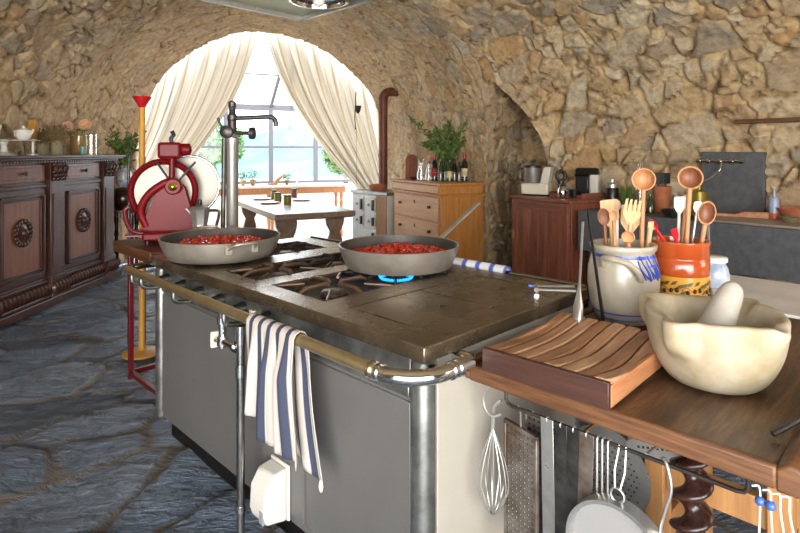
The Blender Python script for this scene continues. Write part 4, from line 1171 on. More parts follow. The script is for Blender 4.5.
spoon('wooden_spatula', 'pale wooden spatula behind the slotted fork', 'spatula', cc+Vector((.03,.05,.03)), head(631,205,2.09), .034, M['spoon_l'], 'flat', G1)
spoon('wooden_spoon', 'dark brown oval wooden spoon at the left of the blue banded jar', 'spoon', cc+Vector((-.04,.0,.03)), head(603,208,1.98), .021, M['spoon_d'], 'oval', G1, .006, .3)
spoon('wooden_spoon', 'small reddish wooden spoon standing left of the slotted fork', 'spoon', cc+Vector((-.02,-.02,.03)), head(613,210,1.93), .014, M['spoon'], 'oval', G1, .006, .3)
spoon('wooden_spoon', 'short wooden spoon whose bowl barely clears the jar rim', 'spoon', cc+Vector((.01,-.04,.03)), head(628,231,1.91), .022, M['spoon'], 'round', G1, .007, .3)
spoon('ladle', 'white plastic ladle peeping from the back of the blue banded jar', 'ladle', cc+Vector((0,.06,.03)), head(617,200,2.1), .013, M['white_pl'], 'oval', G1, .006, .3)
spoon('rolling_stick', 'short pale wooden stick at the right rim of the blue banded jar', 'stick', cc+Vector((.07,.02,.03)), head(651,222,2.03), .010, M['spoon_l'], 'flat', G1, .009)
spoon('wooden_spoon', 'tall round-headed wooden spoon rising highest from the orange jar', 'spoon', oc+Vector((-.0,-.02,.03)), head(691,166,2.08), .044, M['spoon'], 'round', G2, .0085, .6, M['spoon_d'])
spoon('wooden_spoon', 'wide brown wooden scoop leaning right in the orange jar', 'spoon', oc+Vector((.03,-.02,.03)), head(709,201,2.04), .030, M['spoon'], 'oval', G2, .008, .6, M['spoon_d'])
spoon('spatula', 'translucent white spatula in the orange jar', 'spatula', oc+Vector((-.0,.04,.03)), head(680,197,2.14), .020, M['white_pl'], 'flat', G2, .006)
spoon('wooden_spatula', 'thin wooden spatula behind the tall spoon of the orange jar', 'spatula', oc+Vector((.01,.05,.03)), head(686,195,2.16), .012, M['spoon'], 'flat', G2, .006)
spoon('steel_spatula', 'steel bladed spatula in the orange jar beside the brown scoop', 'spatula', oc+Vector((.03,.03,.03)), head(698,202,2.12), .013, M['steel'], 'flat', G2, .005)
spoon('slotted_spoon', 'red plastic slotted spoon leaning left out of the orange jar', 'spoon', oc+Vector((.04,-.01,.12)), head(649,220,2.06), .016, M['red_pl'], 'oval', G2, .006, .3)
spoon('scraper', 'red plastic scraper handle showing at the orange jar rim', 'scraper', oc+Vector((.0,-.05,.10)), head(674,229,2.02), .012, M['red_pl'], 'flat', G2, .006)
# tongs and ladles leaning outside
def lean(name, label, cat, pts, r, m, flat=None, rs=None, parts=()):
    root = thing(name, label, cat, pts[0])
    b = MB(Matrix.Translation(-Vector(pts[0]))).tube(pts, r, 10, flat=flat, rs=rs); b.build('handle', m, root)
    return root
a, b_ = atd(587, 209, 1.93), Vector(((605-400)/F*1.85, 1.85, ZT+.008))
ln = lean('knife_steel', 'long black flat sharpener leaning against the blue banded jar', 'sharpener', [b_, b_.lerp(a, .3), a], .009, M['black'], flat=(1.1,.5), rs=[.011,.010,.008])
a = atd(583, 222, 1.90); b_ = Vector(((577-400)/F*1.80, 1.80, ZT+.03)); 
ln = thing('ladle', 'steel flat-bladed server leaning left of the blue banded jar', 'server', b_)
MB(Matrix.Translation(-b_)).tube([b_.lerp(a,.35), a], .006, 10, flat=(1.4,.6)).build('handle', M['steel'], ln)
MB(Matrix.Translation(-b_)).tube([b_, b_.lerp(a,.05), b_.lerp(a,.2), b_.lerp(a,.32), b_.lerp(a,.4)], .02, 14, rs=[.014,.030,.030,.015,.007], flat=(.9,.5)).build('blade', M['steel'], ln)
# handle lying on the hob, from under the server
q0 = Vector(((534-400)/F*2.10, 2.10, .917)); q1 = Vector(((578-400)/F*1.98, 2.02, .935))
tg = thing('tongs', 'chrome kitchen tongs lying on the right end of the hob', 'tongs', (q0.x, q0.y, .9))
T0 = Matrix.Translation(-Vector((q0.x, q0.y, .9)))
MB(T0).tube([q0, q1], .007, 10, flat=(1.2,.8)).build('arm', M['steel'], tg)
MB(T0).tube([q0+Vector((0,-.03,-.006)), q1+Vector((0,-.02,-.012))], .006, 10).build('arm', M['steel'], tg)
MB(T0).tube([q0+Vector((-.004,.004,0)), q0+Vector((-.02,.006,.0))], .008, 10).build('tip', M['blue'], tg)
MB(T0).tube([q0+Vector((0,-.04,-.006)), q0+Vector((.012,.012,0))], .009, 10).build('joint', M['chrome'], tg)
# steel ladle outside the orange jar
a = atd(708, 205, 2.10); b_ = Vector(((716-400)/F*2.02, 2.02, ZT+.01)); c_ = atd(706, 262, 2.06)
ln = thing('ladle', 'long steel ladle handle leaning on the right side of the orange jar', 'ladle', b_)
MB(Matrix.Translation(-b_)).tube(smoothpath([b_, b_.lerp(c_, .6), atd(709,255,2.07), a], 5), .005, 10, flat=(1.5,.6)).build('handle', M['steel'], ln)
# pale blue jar
jc = Vector(((714-400)/F*2.5, 2.50, .823))
jr = thing('storage_jar', 'squat pale blue and white jar with white lid behind the orange jar', 'jar', jc)
MB().lathe([(.001,0),(.05,0),(.062,.015),(.063,.05),(.055,.085),(.046,.10),(.048,.108),(.044,.108)], 36).build('jar_body', mat('pale_blue_ceramic', '#8fa0b8', .3, 0, c2='#cfd3d8', nscale=14, coat=.4), jr)
MB().lathe([(.052,.108),(.055,.111),(.055,.128),(.05,.132),(.001,.133)], 36).build('lid', M['white_c'], jr)

# ------------------------------------------------------------------ rail and hung tools under the table
def TLoc(x, y, z): 
    return Matrix.Translation(TC) @ RZ(TA) @ Vector((x, y, z))
yb = .045; zbar = .715
bar = thing('hanging_rail', 'thin black iron rail slung under the front edge of the butcher table', 'rail', TC, TA)
MB().tube([(.075, yb, ZT-.05), (.075, yb, zbar+.012), (.083, yb, zbar+.003), (.095, yb, zbar), (.645, yb, zbar), (.658, yb, zbar+.003), (.665, yb, zbar+.012), (.665, yb, ZT-.05)], .0048, 10).build('bar', M['iron'], bar)
MB().box(.04, .11, yb-.02, yb+.02, ZT-.062, ZT-.056).build('fixing_plate', M['iron'], bar)
def hung(name, label, cat, x, grp='tools hung from the table rail'):
    r = thing(name, label, cat, TLoc(x, yb, zbar), TA, grp); return r
# local frame of a hung tool: x along the rail, z down from 0
def grater(x, label, w, h, z, rx, mt, dy):
    g = hung('grater', label, 'grater', x)
    Mg = TR(0, dy, z) @ RZ(rx) 
    holes = MB(Mg); fr = MB(Mg)
    fr.box(-w/2, -w/2+.008, -.006, .006, -h, 0).box(w/2-.008, w/2, -.006, .006, -h, 0).box(-w/2, w/2, -.006, .006, -.012, 0).box(-w/2, w/2, -.006, .006, -h, -h+.012)
    holes.box(-w/2+.008, w/2-.008, -.0015, .0015, -h+.012, -.012)
    s = holes.build('perforated_sheet', M['tin'], g)
    fr.build('frame', M['tin'], g, bevel=.002)
    t = MB(Mg)
    for i in range(int(w/.016)-1):
        for j in range(int(h/.016)-1):
            cx_, cz_ = -w/2+.016+i*.016, -.018-j*.016
            t.lathe([(.004,0),(.0025,.003)], 6, M=TR(cx_, -.0015, cz_) @ RX(PI/2))
    t.build('teeth', M['dark_steel'], g, smooth=False)
    MB().tube([(0,0,.006),(0,.012,0),(0,dy,z-.002)], .0025, 6).build('hook', M['steel'], g)
    return g
grater(.115, 'brown stained tin grater, leftmost of the graters on the rail', .13, .36, -.055, -.25, None, .012)
grater(.16, 'brassy framed grater hanging just behind the stained one', .13, .32, -.03, -.1, None, .06)
# black handled cleaver-like plate at far left
def strip(x, label, w, h, m, tilt=0, dy=-.004, name='steel_strip', cat='blade'):
    s = hung(name, label, cat, x)
    MB(RY(tilt)).box(-w/2, w/2, dy-.0012, dy+.0012, -h, .004).build('blade', m, s, bevel=.0008)
    MB().tube(arc((0, 0, 0), .0075, -.6, PI+.6, 8, 'yz'), .002, 6).build('hook', M['steel'], s)
    return s
strip(.205, 'bright steel scraper blade, leftmost of the hanging strips', .036, .40, M['steel'], -.02)
strip(.245, 'dull grey steel strip, second of the hanging strips', .034, .36, M['dark_steel'], .0)
strip(.28, 'dark grey steel strip, third of the hanging strips', .036, .33, M['dark_steel'], .03)
strip(.315, 'shorter steel strip, rightmost of the hanging strips', .040, .24, M['tin'], .03)
# S hooks and rods
for k, (x, h) in enumerate(((.345, .20), (.358, .15), (.372, .18))):
    s = hung('skewer', ('longest thin steel skewer beside the strips', 'shortest thin steel skewer beside the strips', 'thin steel skewer nearest the colander')[k], 'skewer', x)
    MB().tube(arc((0,0,0), .008, -.3, PI, 8, 'yz') + [Vector((0,-.009,-h))], .0028, 8).build('rod', M['steel'], s)
# round perforated skimmer behind
sk = hung('skimmer', 'round perforated aluminium skimmer hanging behind the skewers', 'skimmer', .307)
MB(TR(0, .135, -.145)).lathe([(.001,0),(.085,.002),(.115,.012),(.118,.014),(.085,.006),(.001,.004)], 48, M=RX(PI/2)).build('disc', M['steel'], sk)
t = MB(TR(0, .135, -.145) @ RX(PI/2))
for i in range(-6, 7):
    for j in range(-6, 7):
        if i*i+j*j < 38: t.cyl((i*.0145+(.007 if j % 2 else 0), j*.0135, .0045), .0027, .0018, 6)
t.build('perforations', M['iron'], sk, smooth=False)
MB().tube([(-.0,0,.004),(-.0,.08,.004),(-.0,.131,-.0),(0,.131,-.05)], .004, 8).build('handle', M['brass'], sk)
# flat slotted server
fs_ = hung('slotted_server', 'flat steel server with a row of small slots near the twisted leg', 'server', .46)
MB(TR(0,.12,-.03) @ RY(-.25)).prism([(-.10,-.02),(.05,-.03),(.07,-.01),(.07,.02),(.05,.03),(-.07,.022),(-.10,.01)], -.001, .001, M=RX(PI/2)).build('blade', M['steel'], fs_)
t = MB(TR(0,.12,-.03) @ RY(-.25))
for k in range(11): t.box(-.07+k*.012, -.064+k*.012, -.0018, -.001, -.002, .004)
t.build('slots', M['iron'], fs_, smooth=False)
MB().tube([(0,0,.006),(0,.06,.0),(0,.118,-.01)], .003, 8).build('hook', M['steel'], fs_)
# sieve
sv = hung('sieve', 'round steel rimmed sieve hanging lowest from a looped hook', 'sieve', .405)
MB(TR(0,-.03,0)).tube([(-.008,0.03,.004),(-.012,.012,-.05),(-.006,0,-.085),(.006,0,-.085),(.012,.012,-.05),(.008,.03,.004)], .003, 8).build('loop', M['steel'], sv)
MB(TR(0,-.03,-.10)).tube([(.016*math.cos(a), 0, .016*math.sin(a)) for a in [2*PI*k/20 for k in range(20)]], .003, 8, closed=True).build('ring', M['steel'], sv)
MB(TR(0,-.03,-.235)).lathe([(.118,-.02),(.122,-.02),(.122,.02),(.118,.02),(.112,.018),(.112,-.018)], 56, M=RX(PI/2), ring=True).build('rim', M['steel'], sv)
MB(TR(0,-.03,-.235)).lathe([(.001,.0),(.112,.0),(.112,.001),(.001,.001)], 48, M=RX(PI/2)).build('mesh', M['grey_pl'], sv)
# hook at the twisted leg
hk = hung('butcher_hook', 'curved steel butcher hook on the rail in front of the twisted leg', 'hook', .50)
MB().tube(smoothpath([(-.01,.008,.0), (0,0,.010), (.012,-.008,-.01), (.018,-.01,-.05), (.006,-.012,-.10), (-.004,-.012,-.15), (.006,-.012,-.19), (.03,-.012,-.19)], 6), .0038, 10).build('hook_body', M['steel'], hk)
# whisk at far left
wh = hung('wire_whisk', 'large wire whisk hanging at the left end of the rail', 'whisk', .06)
for k in range(7):
    a = PI*k/7
    MB(TR(-.03,0,-.02)).tube(smoothpath([(0,0,-.06), (.036*math.cos(a),.036*math.sin(a),-.16), (.042*math.cos(a),.042*math.sin(a),-.24), (0,0,-.31), (-.042*math.cos(a),-.042*math.sin(a),-.24), (-.036*math.cos(a),-.036*math.sin(a),-.16), (0,0,-.06)], 5), .0016, 6).build('wire', M['steel'], wh)
MB(TR(-.03,0,-.02)).tube([(.03,0,.025),(.005,0,.0),(0,0,-.065)], .006, 8).build('handle', M['steel'], wh)
# big ring hook at left corner
rg = thing('ring_hook', 'bent steel ring hook under the near left corner of the table', 'hook', TLoc(.03, .03, ZT-.056), TA, None)
MB().tube(smoothpath([(.02,0,-.002),(.0,0,-.012),(-.02,0,-.045),(-.015,0,-.075),(.01,0,-.09),(.04,0,-.075)], 6), .0035, 8).build('hook_body', M['steel'], rg)
# beaded strings at the right corner
for k, (x, dy, l, bc) in enumerate(((TW-.030,-.030,.30,1),(TW-.012,-.032,.27,1),(TW+.004,-.033,.32,0),(TW+.018,-.031,.28,0))):
    s = thing('cord', ('white cord with blue bead, nearest the table corner', 'white cord with blue bead, second from the table corner', 'loose white cord third from the table corner', 'loose white cord farthest from the table corner')[k], 'cord', TLoc(x, dy, ZT-.044), TA, 'cords tied at the table end')
    MB().tube(smoothpath([(-.008,0,.0), (0.004,0,.002), (.006,-.004,-.03), (.004+.006*k,-.006,-.12), (.008*k,-.002,-l)], 5), .0019, 8).build('strand', M['string'], s)
    if bc: MB().ball((.006,-.004,-.022), .009, n=14).build('bead', M['blue_bead'], s)
# ------------------------------------------------------------------ marble worktop behind the butcher table
mt = thing('marble_worktop', 'white marble slab on a wooden frame behind the butcher table', 'worktop', TC, TA)
MB().box(-.12, 1.15, 1.19, 1.80, .79, .822).build('marble_top', M['marble_w'], mt, bevel=.004)
MB().box(-.10, 1.13, 1.21, 1.78, .70, .788).build('wooden_frame', M['orange_wood'], mt, bevel=.004)
for x in (-.05, 1.08):
    for y in (1.26, 1.73): MB().box(x-.03, x+.03, y-.03, y+.03, 0, .70).build('leg', M['orange_wood'], mt, bevel=.004)

# ------------------------------------------------------------------ carved sideboard
sb = thing('sideboard', 'long dark carved walnut sideboard with rosette doors along the left wall', 'sideboard', (-3.28, 6.36, 0), -PI/2)
SL = 3.9
MB().box(0, SL, -.46, -.005, .10, 1.33).build('carcase', M['dark_wood_h'], sb)
MB().box(-.11, SL, -.47, .115, 1.365, 1.39).box(-.09, SL, -.47, .095, 1.345, 1.366).box(-.05, SL, -.47, .055, 1.32, 1.346).build('top_board', M['dark_wood_h'], sb, bevel=.006)
dn = MB()
for k in range(96): dn.box(.0+k*.04, .024+k*.04, .05, .068, 1.322, 1.340)
dn.build('dentil_moulding', M['dark_wood'], sb)
MB().box(-.08, SL, -.46, .08, 0, .075).box(-.06, SL, -.46, .06, .075, .105).build('plinth', M['dark_wood_h'], sb, bevel=.008)
def gadroon(x0, x1, y, z, r, name='gadroon_moulding'):
    n = 14; m = int((x1-x0)/.009); vs = []; fs = []
    for i in range(m+1):
        x = x0+(x1-x0)*i/m
        for k in range(n):
            a = 2*PI*k/n; rr = r*(1+.16*math.sin(x*120+a*1.5)*(1 if a < PI*1.6 else 1))
            vs.append((x, y+rr*.9*math.cos(a), z+rr*math.sin(a)))
    for i in range(m):
        for k in range(n): fs.append((i*n+k, (i+1)*n+k, (i+1)*n+(k+1) % n, i*n+(k+1) % n))
    fs += [tuple(range(n)), tuple(reversed(range(m*n, m*n+n)))]
    return MB().add(vs, fs).build(name, M['dark_wood_h'], sb, angle=70)
gadroon(0, SL, .015, .155, .055)
MB().box(0, SL, -.02, .03, .215, .24).box(0, SL, -.02, .02, .24, .262).build('waist_moulding', M['dark_wood_h'], sb, bevel=.005)
MB().box(0, SL, -.02, .022, 1.10, 1.125).box(0, SL, -.02, .012, 1.125, 1.14).build('frieze_moulding', M['dark_wood_h'], sb, bevel=.004)
px0 = [.02, .95, 1.88, 2.81, 3.70]
for x in px0:
    p = MB().box(x, x+.22, -.01, .045, .262, 1.32).box(x-.015, x+.235, -.01, .075, .02, .11).box(x-.01, x+.23, -.01, .06, .11, .265).build('pilaster', M['dark_wood'], sb, bevel=.006)
    MB().box(x+.03, x+.19, .045, .052, .34, 1.03).build('pilaster_panel', M['panel_wood'] if 0 else M['dark_wood'], p, bevel=.006)
    w = MB()
    rng = random.Random(int(x*100))
    for i in range(5):
        for j in range(5):
            w.ball((x+.03+i*.04, .055+.012*((i+j) % 2), 1.17+j*.033), .021, n=8, sc=(.9, .8+.5*rng.random(), 1.05))
    for i in range(3): w.tube(smoothpath([(x+.03+i*.07, .05, 1.30), (x+.02+i*.07, .085, 1.27), (x+.05+i*.07, .09, 1.24), (x+.06+i*.07, .07, 1.27)], 4), .011, 8)
    w.build('carved_capital', M['dark_wood'], p, angle=60)
    gadroon(x-.012, x+.232, .05, .155, .058)
for x in px0[:-1]:
    a, z_ = x+.24, px0[px0.index(x)+1]-.02
    d = MB().box(a, z_, -.01, .012, .27, 1.09).build('door', M['dark_wood'], sb, bevel=.003)
    fr = MB()
    for (q, s) in ((.05, .03), (.085, .018)):
        fr.box(a+q, z_-q, .012, .012+s, .27+q, .285+q).box(a+q, z_-q, .012, .012+s, 1.075-q, 1.09-q).box(a+q, a+q+.015, .012, .012+s, .27+q, 1.09-q).box(z_-q-.015, z_-q, .012, .012+s, .27+q, 1.09-q)
    fr.build('frame_moulding', M['dark_wood'], d, bevel=.003)
    MB().box(a+.10, z_-.10, .012, .018, .37, .99).build('door_panel', M['panel_wood'], d)
    xm = (a+z_)/2
    ro_ = MB(TR(xm, .018, .72) @ RX(-PI/2))
    ro_.lathe([(.115,0),(.115,.008),(.06,.012),(.05,.02),(.035,.022),(.030,.035),(.012,.05),(.001,.052)], 28)
    for k in range(16):
        aa = 2*PI*k/16; ro_.ball((.102*math.cos(aa), .102*math.sin(aa), .012), .024, n=8, sc=(1,1,.7))
    ro_.build('rosette', M['dark_wood'], d, angle=60)
    dr_ = MB().box(a+.02, z_-.02, -.01, .02, 1.155, 1.305).box(a+.05, z_-.05, .02, .028, 1.18, 1.28).build('drawer', M['panel_wood'], sb, bevel=.004)
    MB(TR(xm, .028, 1.23) @ RX(-PI/2)).lathe([(.012,0),(.010,.012),(.020,.022),(.016,.034),(.002,.038)], 16).build('knob', M['iron'], dr_)

ZS = 1.39
def on_side(px, d): p = atd(px, 152, d); return Vector((p.x, p.y, ZS))
c = on_side(4, 4.95)
cs = thing('cake_stand', 'white china cake stand at the left end of the sideboard top', 'stand', c)
MB().lathe([(.10,0),(.09,.01),(.03,.03),(.022,.09),(.04,.118),(.10,.124),(.27,.128),(.275,.135),(.001,.132)], 48).build('stand_body', M['white_c'], cs)
def teapot(name, label, p, s):
    t = thing(name, label, 'teapot', p, random.Random(int(s*1000)).uniform(-.4,.4), 'white tea things on the cake stand')
    MB().lathe([(.03*s,0),(.055*s,.02*s),(.072*s,.055*s),(.062*s,.095*s),(.03*s,.112*s),(.012*s,.120*s),(.014*s,.132*s),(.002*s,.14*s)], 28).build('pot_body', M['white_c'], t)
    MB().tube(smoothpath([(.06*s,0,.05*s),(.095*s,0,.07*s),(.11*s,0,.105*s)], 4), .010*s, 8).build('spout', M['white_c'], t)
    MB().tube(smoothpath([(-.055*s,0,.09*s),(-.10*s,0,.09*s),(-.10*s,0,.045*s),(-.065*s,0,.035*s)], 5), .007*s, 8).build('handle', M['white_c'], t)
teapot('teapot', 'larger round white teapot on the cake stand', c+Vector((-.08,-.08,.134)), 1.25)
teapot('teapot', 'small white milk pot with handle on the right of the cake stand', c+Vector((.14,.05,.134)), .95)
c = on_side(33, 5.3)
cd = thing('candle', 'ochre wax candle in a clear glass holder behind the cake stand', 'candle', c)
MB().lathe([(.05,0),(.05,.008),(.012,.02),(.012,.12),(.035,.14),(.035,.155)], 20).build('holder', M['white_c'], cd)
MB().box(-.03,.03,-.022,.022,.158,.335).build('wax', M['ochre'], cd, bevel=.005)
def twigs(px, d, label, h, r, seed, zpot=.12):
    c = on_side(px, d); rng = random.Random(seed)
    t = thing('dried_twig_bundle', label, 'dried plant', c, 0, 'dried twig bundles on the sideboard')
    MB().lathe([(r*.45,0),(r*.5,.01),(r*.42,zpot),(r*.36,zpot)], 18).build('binding', mat('pale_fabric_'+str(seed), '#8f8467', .9), t)
    b = MB()
    for k in range(150):
        a = rng.uniform(0,6.28); q = r*rng.uniform(.3,1.0); z1 = h*rng.uniform(.5,1.0)
        b.tube([(q*.3*math.cos(a), q*.3*math.sin(a), zpot*.6), (q*.7*math.cos(a), q*.7*math.sin(a), (zpot+z1)/2), (q*math.cos(a+.2), q*math.sin(a+.2), z1)], .0028, 4)
    for k in range(120):
        a = rng.uniform(0,6.28); q = r*rng.uniform(.2,1.0); b.ball((q*math.cos(a), q*math.sin(a), h*rng.uniform(.35,.95)), .008, n=5)
    b.build('twigs', M['dry'], t)
twigs(43, 5.45, 'tall dry twig bundle behind the candle on the sideboard', .27, .12, 1)
twigs(57, 5.40, 'dry twig bundle with pale binding on the sideboard', .30, .11, 2, .14)
c = on_side(79, 5.9)
gj = thing('glass_vase', 'amber glass jar holding two pale roses on the sideboard', 'vase', c)
MB().lathe([(.001,0),(.075,0),(.08,.01),(.08,.20),(.074,.20),(.074,.015),(.001,.012)], 28).build('vase_glass', mat('amber_glass', '#9a7d4c', .1, 0, coat=.5), gj)
rng = random.Random(3)
for lab, dx, dz, mm in (('large peach rose, right-hand bloom in the amber jar', .07, .30, M['peach']), ('dusty pink rose, left-hand bloom in the amber jar', -.09, .28, M['pink'])):
    r_ = thing('rose', lab, 'flower', c+Vector((dx*.5, -dx*.4, .02)), 0, 'roses in the amber jar')
    f = MB()
    for k in range(34):
        a = k*2.4; zz = 1-2*(k+.5)/34; q = math.sqrt(1-zz*zz); f.ball((dx*.9+.045*q*math.cos(a), -.03+.045*q*math.sin(a), dz+.04*zz), .024, n=8, sc=(1,1,.8))
    f.build('bloom', mm, r_)
    MB().tube([(0,0,0), (dx*.5,-.01,.15), (dx*.9,-.03,dz-.03)], .004, 6).build('stem', M['leaf'], r_)
    leaves(14, (dx*.3, -.02, dz-.06), (.05,.05,.03), .022, rng).build('leaf', M['leaf'], r_, smooth=False)
c = on_side(91, 6.05)
bj = thing('glass_cylinder', 'clear straight glass cylinder at the right of the roses', 'vase', c)
MB().lathe([(.001,0),(.06,0),(.06,.22),(.055,.22),(.055,.008),(.001,.008)], 28).build('cylinder_glass', M['glass'], bj)
c = on_side(83, 5.75)
tb = thing('tumbler', 'small teal glass tumbler in front of the amber jar', 'glass', c)
MB().lathe([(.001,0),(.028,0),(.034,.085),(.030,.085),(.025,.008),(.001,.008)], 20).build('tumbler_glass', mat('teal_glass', '#6f9a98', .08, 0, coat=.5), tb)

# plant table beyond the sideboard
c = Vector(((124-400)/F*6.72, 6.72, 0))
pt = thing('turned_leg_table', 'small dark wooden table with turned legs past the sideboard end', 'table', c, .2)
MB().lathe([(.24,.71),(.25,.72),(.25,.74),(.001,.74)], 32).build('table_top', M['dark_wood_h'], pt)
for k in range(4):
    a = PI/4+k*PI/2
    MB().lathe([(.018,0),(.03,.03),(.018,.08),(.026,.18),(.034,.30),(.02,.38),(.03,.42),(.02,.50),(.032,.60),(.022,.71)], 14, c=(.16*math.cos(a), .16*math.sin(a), 0)).build('leg', M['twist'], pt)
dp = thing('leather_pot', 'round dark brown pot under the blue and white vase', 'pot', c+Vector((.0,0,.74)))
MB().lathe([(.09,0),(.14,.05),(.155,.12),(.14,.20),(.09,.25),(.001,.26)], 32).build('pot_body', M['twist'], dp)
vs_ = thing('vase', 'blue and white patterned vase holding green foliage beyond the sideboard', 'vase', c+Vector((0,0,1.0)))
MB().lathe([(.05,0),(.085,.05),(.095,.12),(.075,.20),(.055,.24),(.065,.26),(.055,.26),(.05,.23),(.001,.22)], 28).build('vase_body', mat('blue_white_china', '#d9d8d4', .25, 0, c2='#7884a8', nscale=22, coat=.4), vs_)
def foliage(name, label, p, rad, n, size, seed, h0, grp=None):
    rng = random.Random(seed); t = thing(name, label, 'plant', p, 0, grp)
    b = MB(); L = MB()
    nb = 16
    for k in range(nb):
        a = 2*PI*k/nb+rng.uniform(-.2,.2); q = rng.uniform(.25, 1.0); z1 = rad[2]*2*rng.uniform(.45, 1.0)
        pts = smoothpath([(0,0,-h0), (rad[0]*q*.35*math.cos(a), rad[1]*q*.35*math.sin(a), z1*.5), (rad[0]*q*math.cos(a), rad[1]*q*math.sin(a), z1)], 5)
        b.tube(pts, .004, 5)
        for m_ in range(n//nb):
            t_ = rng.uniform(.25, 1); q0 = pts[int(t_*(len(pts)-1))]
            s = size*rng.uniform(.7,1.25); pos = q0+Vector((rng.gauss(0,.022), rng.gauss(0,.022), rng.gauss(0,.02)))
            qu = Quaternion((rng.gauss(0,1), rng.gauss(0,1), rng.gauss(0,1), rng.gauss(0,1)+.01)).normalized()
            L.add([(-s,0,0),(-s*.35,-s*.42,.05*s),(s*.5,-s*.36,.06*s),(s,0,-.1*s),(s*.5,s*.36,.06*s),(-s*.35,s*.42,.05*s)], [(0,1,2,3),(0,3,4,5)], Matrix.Translation(pos) @ qu.to_matrix().to_4x4())
    b.build('stems', M['stem'], t); L.build('leaves', M['leaf'], t, smooth=False)
    return t
foliage('leafy_branches', 'bushy green branches in the blue and white vase by the ochre pole', c+Vector((0,0,1.25)), (.27,.24,.24), 700, .028, 4, .2)

# ------------------------------------------------------------------ dining table by the window
dt = thing('dining_table', 'long wooden dining table with carved slab legs before the curtained arch', 'table', (-1.33, 5.97, 0), math.radians(27.7))
M['dt_wood'] = wood('grey_brown_table', '#6b5240', '#a08a76', 'Y', .8, .3, .1)
MB().box(0, .93, 0, 2.25, .69, .75).box(.02, .91, .02, 2.23, .675, .69).build('table_top', M['dt_wood'], dt, bevel=.012)
sec = [(-.16,.0),(.16,0),(.15,.06),(.07,.12),(.05,.20),(.10,.30),(.12,.40),(.08,.50),(.14,.58),(.16,.675),(-.16,.675),(-.14,.58),(-.08,.50),(-.12,.40),(-.10,.30),(-.05,.20),(-.07,.12),(-.15,.06)]
for x in (.17, .76):
    for y in (.22, 1.95):
        MB(TR(x, y, 0) @ RX(PI/2)).prism([(a*.72, b) for a, b in sec], -.03, .03).build('leg', M['dt_wood'], dt, bevel=.008)
MB().box(.17, .76, .19, .25, .10, .16).box(.17,.76,1.92,1.98,.10,.16).build('stretcher', M['dt_wood'], dt, bevel=.004)
for k, (px, py, lab) in enumerate(((262,199.5,'farthest brown plate on the dining table'), (269,203.5,'nearest brown plate on the dining table'), (302,200.5,'right-hand brown plate on the dining table'))):
    p = at(px, py, .752); t = thing('plate', lab, 'plate', p, 0, 'plates on the dining table')
    MB().lathe([(.001,0),(.09,0),(.135,.015),(.138,.019),(.09,.006),(.001,.005)], 36).build('plate_disc', M['plate'], t)
for k, (px, py, lab) in enumerate(((274,198.5,'farthest small yellow oil jar on the dining table'), (278,201.5,'middle small yellow oil jar on the dining table'), (287.4,204.5,'nearest small yellow oil jar on the dining table'), (294,197,'small brown jar at the far right of the oil jars'))):
    p = at(px, py, .752); t = thing('oil_jar', lab, 'jar', p, 0, 'small jars on the dining table')
    MB().lathe([(.001,0),(.048,0),(.05,.01),(.05,.10),(.046,.105)], 20).build('jar_glass', M['green_pot'] if k < 3 else M['plate'], t)
    MB().lathe([(.05,.104),(.05,.122),(.001,.124)], 20).build('jar_lid', M['iron'], t)
def chair(p, rz, label):
    t = thing('wooden_chair', label, 'chair', p, rz, 'wooden chairs at the dining table')
    for sx_ in (-1,1):
        MB().box(sx_*.19-.02, sx_*.19+.02, -.22, -.18, 0, .45).build('leg', M['orange_wood'], t)
        MB().box(sx_*.19-.02, sx_*.19+.02, .18, .22, 0, .98).build('back_post', M['orange_wood'], t)
    for z in (.58, .74, .90): MB().box(-.18,.18,.19,.21,z,z+.06).build('back_slat', M['orange_wood'], t)
    MB().box(-.22,.22,-.22,.22,.44,.47).build('seat', M['orange_wood'], t, bevel=.01)
chair((-2.22, 6.95, 0), math.radians(105), 'wooden ladder-back chair nearer the tap column, left of the dining table')
chair((-2.75, 7.25, 0), math.radians(130), 'wooden ladder-back chair farther left, behind the moka pot')

# long console in the veranda
lc = thing('console_table', 'long narrow table with turned legs and pale top under the far windows', 'table', AW(1.0, 1.1, 0), AROT)
MB().box(0, 2.55, 0, .45, .835, .87).build('table_top', mat('pale_top', '#d8cbb5', .4), lc, bevel=.006)
MB().box(.04, 2.51, .03, .42, .73, .835).build('apron', M['orange_wood'], lc)
for x in (.08, 1.28, 2.45):
    for y in (.06, .39):
        MB().lathe([(.03,-.02),(.035,.05),(.02,.10),(.03,.25),(.042,.38),(.022,.48),(.038,.54),(.022,.60),(.036,.68),(.036,.73)], 14, c=(x, y, 0)).build('leg', M['orange_wood'], lc)
def onc(px):   # a point on the console under a direction of view
    k = (px-400)/F; o_ = 1.28
    bx, by = AP[0]+AN[0]*o_, AP[1]+AN[1]*o_
    t = (k*by-bx)/(AE[0]-k*AE[1]); return Vector((bx+AE[0]*t, by+AE[1]*t, .87))
c = onc(297); t = thing('candle', 'tall white candle standing on the veranda console', 'candle', c)
MB().lathe([(.05,0),(.05,.01),(.015,.02),(.015,.04)], 16).build('holder', M['white_c'], t); MB().cyl((0,0,.04), .014, .26, 12).build('wax', M['white_c'], t)
